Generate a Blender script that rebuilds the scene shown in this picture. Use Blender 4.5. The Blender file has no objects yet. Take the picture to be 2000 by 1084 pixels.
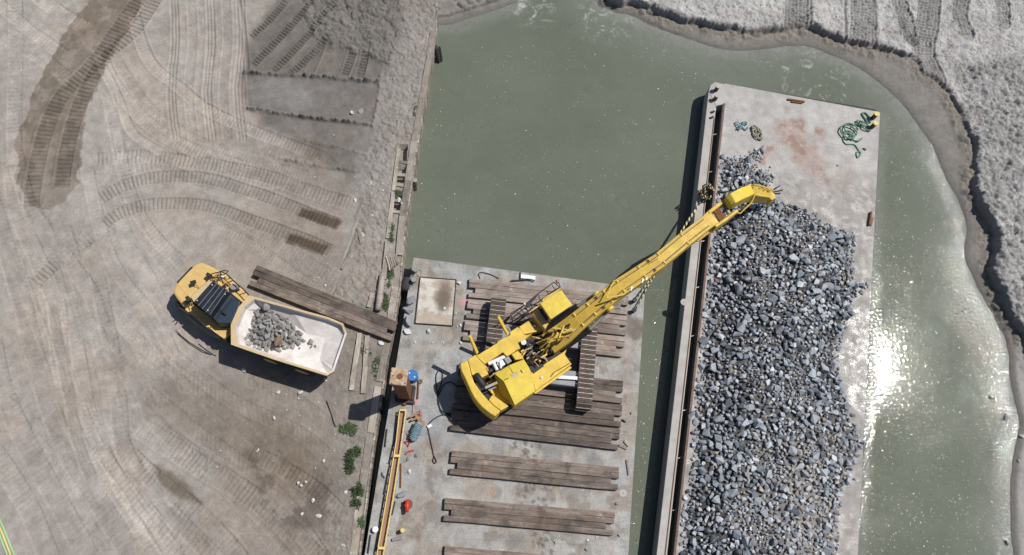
import bpy, bmesh, math, random
import numpy as np
from mathutils import Vector, Matrix
random.seed(7); RNG = np.random.RandomState(11)
SC = bpy.context.scene
COL = SC.collection
R = math.radians

# ---------------------------------------------------------------- camera
F = 1450.0; H = 46.0
_dn = np.array([900 - 1000, -(1050 - 542), -F]); _dn /= np.linalg.norm(_dn)
_Z = -_dn; _Y = np.array([0, 1, 0.]); _Y = _Y - _Y.dot(_Z) * _Z; _Y /= np.linalg.norm(_Y); _X = np.cross(_Y, _Z)
RW = np.array([_X, _Y, _Z])                     # camera -> world rotation
cam = bpy.data.cameras.new('camera'); camo = bpy.data.objects.new('camera', cam); COL.objects.link(camo)
m = Matrix([list(r) for r in RW]).to_4x4(); m.translation = (0, 0, H); camo.matrix_world = m
cam.sensor_fit = 'HORIZONTAL'; cam.sensor_width = 36; cam.lens = 36 * F / 2000
cam.clip_end = 3000; SC.camera = camo

# ---------------------------------------------------------------- sky, sun, exposure
SUN_AZ, SUN_EL = 20.8, 59.1                     # azimuth from +X towards +Y
w = bpy.data.worlds.new('World'); SC.world = w; w.use_nodes = True
nt = w.node_tree; nt.nodes.clear()
sky = nt.nodes.new('ShaderNodeTexSky'); sky.sky_type = 'NISHITA'; sky.sun_disc = False
sky.sun_elevation = R(SUN_EL); sky.sun_rotation = R(90 - SUN_AZ)
bg = nt.nodes.new('ShaderNodeBackground'); bg.inputs[1].default_value = 0.06
wo = nt.nodes.new('ShaderNodeOutputWorld')
nt.links.new(sky.outputs[0], bg.inputs[0]); nt.links.new(bg.outputs[0], wo.inputs[0])
sl = bpy.data.lights.new('sun', 'SUN'); sl.energy = 4.4; sl.angle = R(0.5); sl.color = (1, 0.965, 0.91)
so = bpy.data.objects.new('sun', sl); COL.objects.link(so)
sd = Vector((math.cos(R(SUN_EL)) * math.cos(R(SUN_AZ)), math.cos(R(SUN_EL)) * math.sin(R(SUN_AZ)), math.sin(R(SUN_EL))))
so.rotation_euler = sd.to_track_quat('Z', 'Y').to_euler(); so.location = sd * 80
SC.view_settings.view_transform = 'Standard'; SC.view_settings.look = 'None'
SC.view_settings.exposure = 0.0; SC.view_settings.gamma = 1.0; SC.view_settings.use_curve_mapping = False

# ---------------------------------------------------------------- helpers
def P(px, py, z=0.0):
    """the place at height z that lies on the survey ray through a photo point"""
    d = RW @ np.array([px - 1000., -(py - 542.), -F]); t = (z - H) / d[2]
    return Vector((d[0] * t, d[1] * t, z))
def PL(pts, z): return [P(a[0], a[1], a[2] if len(a) > 2 else z) for a in pts]
def zoomer(s, ox, oy): return lambda pts: [(ox + p[0] / s, oy + p[1] / s) + tuple(p[2:]) for p in pts]

WL = {}
def wl(o): return WL.get(o, Vector((0, 0, 0))) if o else Vector((0, 0, 0))
def tag(o, label=None, cat=None, group=None, kind=None):
    if label: o['label'] = label
    if cat: o['category'] = cat
    if group: o['group'] = group
    if kind: o['kind'] = kind
    return o
def thing(name, label, cat, loc, group=None):
    o = bpy.data.objects.new(name, None); COL.objects.link(o); o.location = loc; o.empty_display_size = .3
    WL[o] = Vector(loc); return tag(o, label, cat, group)

class MB:
    def __init__(s): s.v = []; s.f = []
    def add(s, vs, fs):
        k = len(s.v); s.v += [tuple(v) for v in vs]; s.f += [tuple(i + k for i in f) for f in fs]; return s
    def prism(s, top, zb):
        n = len(top); ar = sum(top[i][0] * top[(i + 1) % n][1] - top[(i + 1) % n][0] * top[i][1] for i in range(n))
        if ar < 0: top = top[::-1]
        b = [(p[0], p[1], zb) for p in top]
        return s.add(list(top) + b, [tuple(range(n)), tuple(range(2 * n - 1, n - 1, -1))] +
                     [(i, i + n, (i + 1) % n + n, (i + 1) % n) for i in range(n)])
    def bar(s, a, b, w, h, up=(0, 0, 1)):
        a = Vector(a); b = Vector(b); d = (b - a); d.normalize(); upv = Vector(up)
        if abs(d.dot(upv)) > .99: upv = Vector((1, 0, 0))
        x = d.cross(upv).normalized(); y = x.cross(d).normalized()
        vs = [p + x * sx * w / 2 + y * sy * h / 2 for p in (a, b) for sx, sy in ((-1, -1), (1, -1), (1, 1), (-1, 1))]
        return s.add(vs, [(0, 1, 2, 3), (7, 6, 5, 4), (0, 4, 5, 1), (1, 5, 6, 2), (2, 6, 7, 3), (3, 7, 4, 0)])
    def box(s, c, sx, sy, sz, rz=0.0):
        c = Vector(c); ca, sa = math.cos(rz), math.sin(rz); vs = []
        for z in (0, 1):
            for a, b in ((-1, -1), (1, -1), (1, 1), (-1, 1)):
                x = a * sx / 2; y = b * sy / 2; vs.append((c.x + x * ca - y * sa, c.y + x * sa + y * ca, c.z + z * sz))
        return s.add(vs, [(3, 2, 1, 0), (4, 5, 6, 7), (0, 1, 5, 4), (1, 2, 6, 5), (2, 3, 7, 6), (3, 0, 4, 7)])
    def tube(s, pts, r, n=6, caps=True):
        pts = [Vector(p) for p in pts]; m_ = len(pts); vs = []; px = None
        for i, p in enumerate(pts):
            d = (pts[min(i + 1, m_ - 1)] - pts[max(i - 1, 0)])
            if d.length < 1e-6: d = Vector((0, 0, 1))
            d.normalize()
            if px is None:
                px = d.cross(Vector((0, 0, 1)));
                if px.length < .05: px = Vector((1, 0, 0))
            px = (px - d * px.dot(d));
            if px.length < 1e-4: px = d.orthogonal()
            px.normalize(); py = d.cross(px); rr = r[i] if isinstance(r, (list, tuple)) else r
            vs += [p + (px * math.cos(2 * math.pi * k / n) + py * math.sin(2 * math.pi * k / n)) * rr for k in range(n)]
        fs = [(i * n + k, i * n + (k + 1) % n, (i + 1) * n + (k + 1) % n, (i + 1) * n + k) for i in range(m_ - 1) for k in range(n)]
        if caps: fs += [tuple(range(n - 1, -1, -1)), tuple((m_ - 1) * n + k for k in range(n))]
        return s.add(vs, fs)
    def build(s, name, mat, parent=None, bevel=0, smooth=False, label=None, origin=None, local=False):
        vs = s.v; wp = wl(parent) if not local else Vector((0, 0, 0))
        if parent is None:
            if origin is None:
                a = np.array(vs); origin = Vector(((a[:, 0].min() + a[:, 0].max()) / 2, (a[:, 1].min() + a[:, 1].max()) / 2, a[:, 2].min()))
            loc = Vector(origin)
        else: loc = Vector((0, 0, 0))
        off = wp + loc
        me = bpy.data.meshes.new(name); me.from_pydata([(v[0] - off.x, v[1] - off.y, v[2] - off.z) for v in vs], [], s.f)
        bm = bmesh.new(); bm.from_mesh(me); bmesh.ops.recalc_face_normals(bm, faces=bm.faces); bm.to_mesh(me); bm.free()
        me.materials.append(mat)
        if smooth: me.polygons.foreach_set('use_smooth', [True] * len(me.polygons))
        o = bpy.data.objects.new(name, me); COL.objects.link(o); o.location = loc
        if parent: o.parent = parent
        WL[o] = off
        if bevel:
            b = o.modifiers.new('b', 'BEVEL'); b.width = bevel; b.segments = 2; b.limit_method = 'ANGLE'; b.angle_limit = R(40)
        if label: o['label'] = label
        return o

# ---------------------------------------------------------------- materials
def newmat(name):
    m = bpy.data.materials.new(name); m.use_nodes = True; n = m.node_tree; b = n.nodes['Principled BSDF']; return m, n, b
def noise(n, vec, scale, detail=4, rough=.6, dist=0):
    t = n.nodes.new('ShaderNodeTexNoise'); t.inputs['Scale'].default_value = scale; t.inputs['Detail'].default_value = detail
    t.inputs['Roughness'].default_value = rough; t.inputs['Distortion'].default_value = dist
    if vec is not None: n.links.new(vec, t.inputs['Vector'])
    return t.outputs['Fac']
def ramp(n, fac, a, b, ca=0.0, cb=1.0):
    t = n.nodes.new('ShaderNodeMapRange'); t.inputs[1].default_value = a; t.inputs[2].default_value = b
    t.inputs[3].default_value = ca; t.inputs[4].default_value = cb; n.links.new(fac, t.inputs[0]); return t.outputs[0]
def mix(n, fac, a, b, mode='MIX'):
    t = n.nodes.new('ShaderNodeMix'); t.data_type = 'RGBA'; t.blend_type = mode
    for sock, v in ((t.inputs[0], fac), (t.inputs[6], a), (t.inputs[7], b)):
        if hasattr(v, 'is_linked'): n.links.new(v, sock)
        elif isinstance(v, (int, float)): sock.default_value = v
        else: sock.default_value = (*v, 1)
    return t.outputs[2]
def math_(n, op, a, b=0.0):
    t = n.nodes.new('ShaderNodeMath'); t.operation = op
    for i, v in enumerate((a, b)):
        if hasattr(v, 'is_linked'): n.links.new(v, t.inputs[i])
        else: t.inputs[i].default_value = v
    return t.outputs[0]
def coords(n, kind='Object', scale=(1, 1, 1)):
    t = n.nodes.new('ShaderNodeTexCoord'); mp = n.nodes.new('ShaderNodeMapping'); mp.inputs['Scale'].default_value = scale
    oi = n.nodes.new('ShaderNodeObjectInfo'); ad = n.nodes.new('ShaderNodeVectorMath'); ad.operation = 'ADD'
    sc = n.nodes.new('ShaderNodeMath'); sc.operation = 'MULTIPLY'; sc.inputs[1].default_value = 37.0
    n.links.new(oi.outputs['Random'], sc.inputs[0]); n.links.new(t.outputs[kind], ad.inputs[0]); n.links.new(sc.outputs[0], ad.inputs[1])
    n.links.new(ad.outputs[0], mp.inputs[0]); return mp.outputs[0], oi.outputs['Random']
def bump(n, bsdf, h, strength, dist=.02):
    t = n.nodes.new('ShaderNodeBump'); t.inputs['Strength'].default_value = strength; t.inputs['Distance'].default_value = dist
    n.links.new(h, t.inputs['Height']); n.links.new(t.outputs[0], bsdf.inputs['Normal'])

def paint(name, col, dirt=(0.16, 0.12, 0.08), amount=.35, rough=.45, metal=0., scale=1.6, bmp=.15, rust=None):
    m, n, b = newmat(name); v, r = coords(n)
    f1 = noise(n, v, scale, 6, .7); f2 = noise(n, v, scale * 9, 4, .7)
    c = mix(n, ramp(n, f1, .35, .75, 0, amount), col, dirt)
    c = mix(n, ramp(n, f2, .58, .72, 0, amount * .8), c, dirt)
    if rust: c = mix(n, ramp(n, noise(n, v, scale * 2.3, 8, .8), .56, .66, 0, .8), c, rust)
    n.links.new(c, b.inputs['Base Color']); b.inputs['Metallic'].default_value = metal
    n.links.new(ramp(n, f1, .3, .7, rough, min(1, rough + .3)), b.inputs['Roughness'])
    bump(n, b, f2, bmp, .01); return m
def wood(name, c1, c2, c3, scale=1.0):
    m, n, b = newmat(name); v, r = coords(n, scale=(.35 * scale, 6 * scale, 6 * scale)); v2, _ = coords(n, scale=(.45, 1.6, 1))
    g = noise(n, v, 1.5, 8, .7, .4); p = noise(n, v2, 1.8, 6, .7); k = noise(n, v, 3, 5, .8)
    c = mix(n, ramp(n, g, .3, .7), c1, c2)
    c = mix(n, ramp(n, p, .42, .68, 0, .85), c, c3)
    c = mix(n, ramp(n, k, .52, .72, 0, .6), c, (c1[0] * 1.6, c1[1] * 1.6, c1[2] * 1.6))
    gp = n.nodes.new('ShaderNodeNewGeometry').outputs['Position']; st1 = noise(n, gp, .75, 6, .7, .5); st2 = noise(n, gp, 1.3, 7, .75, .5); st3 = noise(n, gp, .45, 3, .6)
    c = mix(n, ramp(n, st1, .50, .62, 0, .6), c, (c3[0] * .75, c3[1] * .75, c3[2] * .75)); c = mix(n, ramp(n, st2, .58, .68, 0, .55), c, (c1[0] * 1.7, c1[1] * 1.75, c1[2] * 1.75)); c = mix(n, ramp(n, st3, .54, .68, 0, .28), c, (.19, .115, .075))
    hs = n.nodes.new('ShaderNodeHueSaturation'); n.links.new(ramp(n, r, 0, 1, .62, 1.35), hs.inputs['Value']); n.links.new(c, hs.inputs['Color'])
    n.links.new(hs.outputs[0], b.inputs['Base Color']); b.inputs['Roughness'].default_value = .85
    bump(n, b, g, .7, .03); return m
def rockmat(name, lo, hi, spec=.35, rough=.6):
    m, n, b = newmat(name); v, r = coords(n)
    f = noise(n, v, 4, 6, .65); f2 = noise(n, v, 22, 3, .6)
    c = mix(n, r, lo, hi); c = mix(n, ramp(n, f, .35, .7, 0, .6), c, (lo[0] * .8, lo[1] * .8, lo[2] * .85))
    c = mix(n, ramp(n, f2, .55, .75, 0, .5), c, (hi[0] * 1.35, hi[1] * 1.35, hi[2] * 1.35))
    n.links.new(c, b.inputs['Base Color']); b.inputs['Roughness'].default_value = rough; b.inputs['Specular IOR Level'].default_value = spec
    bump(n, b, f, .5, .04); return m
def attrmat(name, fine=.12, s1=2.5, s2=14, bmp=.5, bdist=.03, dryrough=.95, wetrough=.12, spec=.5, wetbump=1.0):
    """colour and wetness come from the mesh attributes col / wet"""
    m, n, b = newmat(name)
    a = n.nodes.new('ShaderNodeAttribute'); a.attribute_name = 'col'; wt = n.nodes.new('ShaderNodeAttribute'); wt.attribute_name = 'wet'
    geo = n.nodes.new('ShaderNodeNewGeometry'); v = geo.outputs['Position']
    f1 = noise(n, v, s1, 6, .65); f2 = noise(n, v, s2, 5, .7)
    hs = n.nodes.new('ShaderNodeHueSaturation')
    val = math_(n, 'ADD', ramp(n, f1, .25, .75, 1 - fine, 1 + fine), ramp(n, f2, .25, .75, -fine, fine))
    n.links.new(val, hs.inputs['Value']); n.links.new(a.outputs['Color'], hs.inputs['Color']); n.links.new(hs.outputs[0], b.inputs['Base Color'])
    wetf = math_(n, 'MULTIPLY', math_(n, 'MULTIPLY', wt.outputs['Fac'], ramp(n, f1, .3, .6, .55, 1.0)), ramp(n, f2, .42, .56, .45, 1.0))
    n.links.new(ramp(n, wetf, 0, 1, dryrough, wetrough), b.inputs['Roughness'])
    n.links.new(ramp(n, wetf, 0, 1, .15, spec), b.inputs['Specular IOR Level'])
    h = math_(n, 'ADD', f2, math_(n, 'MULTIPLY', noise(n, v, s2 * 3.5, 3, .7), .6)); bump(n, b, h, bmp, bdist); return m

M = {}
YEL = (0.66, 0.47, 0.035)
M['yellow'] = paint('excavator yellow', (0.72, 0.49, 0.055), (0.30, 0.22, 0.09), .5, .45, scale=2.2)
M['yellow2'] = paint('hood yellow', (0.70, 0.52, 0.045), (0.36, 0.28, 0.08), .45, .45, scale=2.2)
M['boomyellow'] = paint('boom yellow', (0.68, 0.46, 0.06), (0.27, 0.18, 0.08), .55, .45, scale=2.2)
M['truckyellow'] = paint('truck yellow', (0.64, 0.43, 0.15), (0.36, 0.26, 0.15), .5, .55, scale=1.8)
M['rimtan'] = paint('bed rim', (0.58, 0.44, 0.25), (0.3, 0.22, 0.14), .4, .6)
M['bedwhite'] = paint('bed liner', (0.74, 0.71, 0.69), (0.42, 0.35, 0.30), .8, .6, scale=1.3)
M['black'] = paint('black paint', (0.012, 0.012, 0.014), (0.05, 0.045, 0.04), .4, .5)
M['rubber'] = paint('rubber', (0.02, 0.02, 0.022), (0.10, 0.09, 0.08), .5, .85)
M['navy'] = paint('cab roof', (0.010, 0.014, 0.024), (0.03, 0.035, 0.045), .3, .32)
M['steel'] = paint('bare steel', (0.33, 0.32, 0.31), (0.12, 0.09, 0.07), .5, .4, metal=.4)
M['grouser'] = paint('polished grouser', (0.36, 0.325, 0.30), (0.12, 0.09, 0.07), .7, .4, metal=.4, scale=5)
M['shoe'] = paint('track shoe', (0.10, 0.075, 0.06), (0.07, 0.05, 0.04), .6, .6, metal=.2)
M['greypaint'] = paint('grey paint', (0.26, 0.27, 0.30), (0.12, 0.11, 0.1), .4, .4)
M['white'] = paint('white plastic', (0.75, 0.76, 0.77), (0.4, 0.38, 0.35), .2, .4)
M['rust'] = paint('rust', (0.20, 0.085, 0.035), (0.08, 0.03, 0.015), .7, .8, scale=2.5, bmp=.5)
M['rustpale'] = paint('pale rust scale', (0.56, 0.46, 0.33), (0.22, 0.10, 0.045), 1.0, .8, scale=4, bmp=.5, rust=(0.22, 0.09, 0.04))
M['rustred'] = paint('rusty coaming', (0.19, 0.125, 0.105), (0.09, 0.055, 0.045), .8, .8, scale=1.2)
M['blue'] = paint('blue plastic', (0.02, 0.15, 0.42), (0.05, 0.1, 0.2), .25, .35)
M['red'] = paint('red paint', (0.55, 0.035, 0.02), (0.15, 0.02, 0.02), .3, .4)
M['pink'] = paint('faded cloth', (0.5, 0.25, 0.27), (0.1, 0.04, 0.05), .8, .9, scale=8)
M['hull'] = paint('hull steel', (0.05, 0.05, 0.052), (0.025, 0.022, 0.02), .6, .7)
M['trench'] = paint('shaded trench steel', (0.09, 0.10, 0.115), (0.04, 0.04, 0.045), .6, .6)  # shade of the recess is put into this dark blue
M['gunwale'] = paint('gunwale', (0.43, 0.42, 0.40), (0.22, 0.17, 0.13), .5, .8, scale=.8, bmp=.4)
M['ropeg'] = paint('green rope', (0.16, 0.30, 0.22), (0.10, 0.16, 0.12), .4, .9, scale=6)
M['ropet'] = paint('tan rope', (0.36, 0.33, 0.26), (0.22, 0.18, 0.12), .4, .9, scale=6)
M['ropeb'] = paint('blue rope', (0.20, 0.36, 0.42), (0.12, 0.2, 0.24), .4, .9, scale=6)
M['fabric'] = paint('blue grey netting', (0.26, 0.38, 0.44), (0.10, 0.14, 0.17), .7, .9, scale=7)
M['cable'] = paint('black cable', (0.02, 0.02, 0.02), (0.06, 0.05, 0.05), .4, .6)
M['greenpipe'] = paint('green hose', (0.33, 0.55, 0.28), (0.2, 0.3, 0.15), .3, .5)
M['yelbollard'] = paint('bollard yellow', (0.72, 0.58, 0.20), (0.4, 0.3, 0.1), .4, .6)
M['orange'] = paint('weathered orange wood', (0.34, 0.20, 0.13), (0.3, 0.14, 0.08), .5, .9)
M['matwood'] = wood('mat timber', (0.26, 0.212, 0.178), (0.10, 0.077, 0.063), (0.06, 0.046, 0.04))
M['matpale'] = wood('pale mat timber', (0.36, 0.31, 0.275), (0.20, 0.16, 0.135), (0.15, 0.115, 0.095))
M['driftwood'] = wood('weathered timber', (0.40, 0.36, 0.32), (0.24, 0.21, 0.18), (0.20, 0.17, 0.14))
M['rock'] = rockmat('barge rock', (0.16, 0.18, 0.208), (0.50, 0.53, 0.57), .5, .5)
M['rocktruck'] = rockmat('truck rock', (0.19, 0.182, 0.175), (0.36, 0.35, 0.335), .3, .8)
M['rockpale'] = rockmat('pale rock', (0.55, 0.54, 0.52), (0.72, 0.71, 0.7), .3, .8)
M['rockgrey'] = rockmat('grey rock', (0.20, 0.21, 0.23), (0.34, 0.35, 0.37), .3, .8)
M['rockbrown'] = rockmat('brown rock', (0.20, 0.13, 0.09), (0.26, 0.17, 0.12), .3, .8)
M['fines'] = attrmat('gravel fines', .3, 5, 25, 1.0, .05, .8, .2)
M['yard'] = attrmat('dirt', .2, 1.8, 14, 1.0, .05)
M['bank'] = attrmat('bank sand', .22, 3, 14, 1.0, .06, wetrough=.13, spec=.6)
M['deck'] = attrmat('deck', .2, 1.5, 12, .6, .014, .8, .15, .7)
M['sand'] = attrmat('box sand', .12, 4, 20, .5, .02)
def leafmat():
    m, n, b = newmat('weed leaf'); v, r = coords(n); f = noise(n, v, 9, 3)
    n.links.new(mix(n, ramp(n, f, .3, .7), (0.02, 0.05, 0.015), (0.085, 0.12, 0.045)), b.inputs['Base Color']); b.inputs['Roughness'].default_value = .7; return m
M['leaf'] = leafmat()
def glassmat():
    m, n, b = newmat('cab glass'); b.inputs['Base Color'].default_value = (0.035, 0.05, 0.07, 1); b.inputs['Roughness'].default_value = .08
    b.inputs['Metallic'].default_value = 0; b.inputs['Specular IOR Level'].default_value = .9; return m
M['glass'] = glassmat()
def ropedual():
    m, n, b = newmat('black and yellow rope'); v, r = coords(n)
    wv = n.nodes.new('ShaderNodeTexWave'); wv.inputs['Scale'].default_value = 1.5; n.links.new(v, wv.inputs['Vector'])
    n.links.new(mix(n, ramp(n, wv.outputs['Fac'], .45, .55), (0.02, 0.02, 0.02), (0.62, 0.55, 0.30)), b.inputs['Base Color']); b.inputs['Roughness'].default_value = .8; return m
M['ropeyb'] = ropedual()

def watermat():
    m, n, b = newmat('murky water')
    geo = n.nodes.new('ShaderNodeNewGeometry'); v = geo.outputs['Position']
    big = noise(n, v, .09, 4, .6); mid = noise(n, v, .5, 6, .65, .8)
    c = mix(n, ramp(n, big, .35, .65), (0.114, 0.129, 0.099), (0.138, 0.154, 0.122))
    c = mix(n, ramp(n, mid, .45, .75, 0, .45), c, (0.15, 0.168, 0.125)); at = n.nodes.new('ShaderNodeAttribute'); at.attribute_name = 'silt'; c = mix(n, math_(n, 'MULTIPLY', at.outputs['Fac'], ramp(n, noise(n, v, 1.1, 6, .7, .6), .3, .6, .35, 1.0)), c, (0.215, 0.225, 0.205))
    # scum and foam; the specks are part floating bits, part painted sun sparkle
    def blob(x, y, rad):
        d = n.nodes.new('ShaderNodeVectorMath'); d.operation = 'DISTANCE'; n.links.new(v, d.inputs[0]); d.inputs[1].default_value = (x, y, 0)
        return ramp(n, d.outputs['Value'], rad * .3, rad, 1, 0)
    foam = noise(n, v, .9, 9, .72, 1.6)
    for (px, py, rad, lo) in ((1040, 5, 2.6, .50), (1180, 35, 2.8, .52), (1560, 140, 4.2, .56), (1640, 180, 3.2, .57), (1440, 130, 3.0, .6), (1840, 400, 2.5, .62), (1300, 60, 4., .6)):
        q = P(px, py, 0); k = math_(n, 'MULTIPLY', blob(q.x, q.y, rad), ramp(n, foam, lo, lo + .14, 0, .75)); c = mix(n, k, c, (0.5, 0.52, 0.50))
    sp = n.nodes.new('ShaderNodeTexVoronoi'); sp.inputs['Scale'].default_value = 2.6; n.links.new(v, sp.inputs['Vector'])
    k = math_(n, 'MULTIPLY', ramp(n, sp.outputs['Distance'], .045, .09, 1, 0), ramp(n, noise(n, v, .35, 3), .48, .6, 0, .8)); c = mix(n, k, c, (0.5, 0.5, 0.45))
    # silty pale water where the sun-side channel is shallow
    a = P(1700, 300, 0); bq = P(1960, 1000, 0)
    n.links.new(c, b.inputs['Base Color']); b.inputs['Roughness'].default_value = .03; b.inputs['IOR'].default_value = 1.33
    b.inputs['Specular IOR Level'].default_value = .5
    sp1 = ramp(n, noise(n, v, 6.5, 1, .4), .60, .80); sp2 = ramp(n, noise(n, v, 11.0, 1, .4), .62, .82)
    patch = ramp(n, noise(n, v, .35, 2, .5), .35, .65, .35, 1.0)
    spikes = math_(n, 'MULTIPLY', 1.5, math_(n, 'MULTIPLY', math_(n, 'ADD', math_(n, 'MULTIPLY', sp1, sp1), math_(n, 'MULTIPLY', math_(n, 'MULTIPLY', sp2, sp2), .6)), patch))
    h = math_(n, 'ADD', spikes, math_(n, 'MULTIPLY', noise(n, v, 5.0, 2, .6), math_(n, 'ADD', .19, math_(n, 'MULTIPLY', at.outputs['Fac'], 1.1))))
    bump(n, b, h, 1.0, .03)
    return m
M['water'] = watermat()

# ---------------------------------------------------------------- numeric ground tools
def tabnoise(X, Y, s, seed):
    r = np.random.RandomState(seed).rand(256, 256); x = X / s + seed * 3.7; y = Y / s + seed * 1.3
    i = np.floor(x).astype(int); j = np.floor(y).astype(int); fx = x - i; fy = y - j; fx = fx * fx * (3 - 2 * fx); fy = fy * fy * (3 - 2 * fy)
    g = lambda a, b: r[a % 256, b % 256]
    return (g(i, j) * (1 - fx) + g(i + 1, j) * fx) * (1 - fy) + (g(i, j + 1) * (1 - fx) + g(i + 1, j + 1) * fx) * fy
def fbm(X, Y, s, seed, o=4, g=.5):
    t = 0; a = 1; tot = 0
    for k in range(o): t = t + a * tabnoise(X, Y, s / 2 ** k, seed + k * 17); tot += a; a *= g
    return t / tot
def worley(X, Y, s, seed):
    r = np.random.RandomState(seed).rand(256, 256, 3); x = X / s; y = Y / s; i = np.floor(x).astype(int); j = np.floor(y).astype(int)
    best = np.full(X.shape, 9.); hh = np.zeros(X.shape)
    for a in (-1, 0, 1):
        for b in (-1, 0, 1):
            c = r[(i + a) % 256, (j + b) % 256]; d = np.hypot(i + a + c[..., 0] - x, j + b + c[..., 1] - y); m_ = d < best
            best = np.where(m_, d, best); hh = np.where(m_, c[..., 2], hh)
    return best, hh
def clods(X, Y, s, seed):
    d, h = worley(X + .3 * s * (tabnoise(X, Y, s * .6, seed) - .5), Y + .3 * s * (tabnoise(X, Y, s * .6, seed + 5) - .5), s, seed)
    return np.sqrt(np.clip(1 - (d / (.3 + .35 * h)) ** 2, 0, 1)) * h
def ss(x, a, b): t = np.clip((x - a) / (b - a), 0, 1); return t * t * (3 - 2 * t)
def spline(pts, n=6):
    p = [np.array(q[:2], float) for q in pts]; p = [2 * p[0] - p[1]] + p + [2 * p[-1] - p[-2]]; out = []
    for i in range(1, len(p) - 2):
        for k in range(n):
            t = k / n; a, b, c, d = p[i - 1], p[i], p[i + 1], p[i + 2]
            out.append(.5 * (2 * b + (c - a) * t + (2 * a - 5 * b + 4 * c - d) * t * t + (3 * b - 3 * c + d - a) * t ** 3))
    out.append(p[-2]); return np.array(out)
def polydist(X, Y, pts):
    """distance, arc length and signed offset to a polyline"""
    best = np.full(X.shape, 1e9); S = np.zeros(X.shape); side = np.zeros(X.shape); acc = 0
    for a, b in zip(pts[:-1], pts[1:]):
        d = b - a; L = math.hypot(*d)
        if L < 1e-6: continue
        t = np.clip(((X - a[0]) * d[0] + (Y - a[1]) * d[1]) / L ** 2, 0, 1); qx = X - a[0] - t * d[0]; qy = Y - a[1] - t * d[1]; dd = np.hypot(qx, qy); m_ = dd < best
        best = np.where(m_, dd, best); S = np.where(m_, acc + t * L, S); side = np.where(m_, np.sign(d[0] * qy - d[1] * qx), side); acc += L
    return best, S, best * side
def inside(X, Y, poly):
    r = np.zeros(X.shape, bool); n = len(poly)
    for i in range(n):
        x1, y1 = poly[i][0], poly[i][1]; x2, y2 = poly[(i + 1) % n][0], poly[(i + 1) % n][1]
        if y1 == y2: continue
        c = ((y1 > Y) != (y2 > Y)) & (X < (x2 - x1) * (Y - y1) / (y2 - y1) + x1); r ^= c
    return r
def W2(pts, z): return np.array([[P(a, b, z).x, P(a, b, z).y] for a, b in pts])

ZG = 1.4; ZL = 1.3; ZR = 1.5                      # yard, left barge deck, right barge deck
WALL = [(862, -160), (852, -10), (850, 60), (842, 110), (828, 190), (815, 270), (803, 350), (792, 420), (784, 500), (779, 560), (766, 640), (752, 700), (745, 760), (735, 820), (728, 860), (715, 960), (700, 1080), (684, 1200)]
SHORE = [(1165, -60), (1165, -5), (1200, 20), (1270, 45), (1350, 78), (1400, 96), (1480, 97), (1560, 90), (1620, 106), (1700, 147), (1760, 200), (1810, 270), (1850, 350), (1885, 430), (1882, 500), (1910, 560), (1950, 620), (1968, 680), (1975, 760), (1992, 830), (1978, 900), (1972, 1000), (1978, 1100), (1990, 1300)]
SCARP = [(1180, -60), (1190, -12), (1240, 2), (1280, 12), (1340, 30), (1400, 46), (1500, 54), (1580, 53), (1650, 73), (1720, 90), (1780, 106), (1805, 140), (1850, 170), (1870, 200), (1885, 250), (1900, 300), (1905, 360), (1915, 400), (1935, 460), (1945, 540), (1975, 590), (2010, 650), (2050, 750), (2070, 900), (2080, 1300)]
SHORE2 = [(850, 50), (880, 48), (930, 32), (980, 16), (1010, 5), (1025, -30), (1028, -90)]

ST = .051
def mesh_grid(name, xs, ys, sel, xv, yv, zv, col, wet, mat, keep):
    """quads of the lattice xs * ys whose four corners are all kept"""
    nr, nc = len(ys), len(xs); full = np.zeros(nr * nc, bool); full[sel] = keep; pos = np.full(nr * nc, -1); pos[sel] = np.arange(len(sel))
    fm = full.reshape(nr, nc); fm = fm[:-1, :-1] & fm[1:, :-1] & fm[:-1, 1:] & fm[1:, 1:]; idx = np.arange(nr * nc).reshape(nr, nc)
    q = np.stack([idx[:-1, :-1][fm], idx[:-1, 1:][fm], idx[1:, 1:][fm], idx[1:, :-1][fm]], 1); used = np.unique(q); remap = np.full(nr * nc, -1); remap[used] = np.arange(len(used)); q = remap[q]; u = pos[used]
    me = bpy.data.meshes.new(name); me.vertices.add(len(used)); me.vertices.foreach_set('co', np.stack([xv[u], yv[u], zv[u]], 1).astype(np.float32).ravel())
    me.loops.add(q.size); me.loops.foreach_set('vertex_index', q.astype(np.int32).ravel()); me.polygons.add(len(q))
    me.polygons.foreach_set('loop_start', np.arange(0, q.size, 4, dtype=np.int32)); me.update(calc_edges=True)
    c4 = np.ones((len(used), 4), np.float32); c4[:, :3] = np.clip(col, .02, .8)[u]
    a = me.attributes.new('col', 'FLOAT_COLOR', 'POINT'); a.data.foreach_set('color', c4.ravel())
    a = me.attributes.new('wet', 'FLOAT', 'POINT'); a.data.foreach_set('value', wet[u].astype(np.float32))
    me.polygons.foreach_set('use_smooth', np.ones(len(q), bool)); me.materials.append(mat)
    o = bpy.data.objects.new(name, me); COL.objects.link(o); o['kind'] = 'structure'; print(name, len(q)); return o
FAR = np.array([.3, .8, 1.8, 4, 8, 16, 35, 80, 160, 300, 600])
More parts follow.
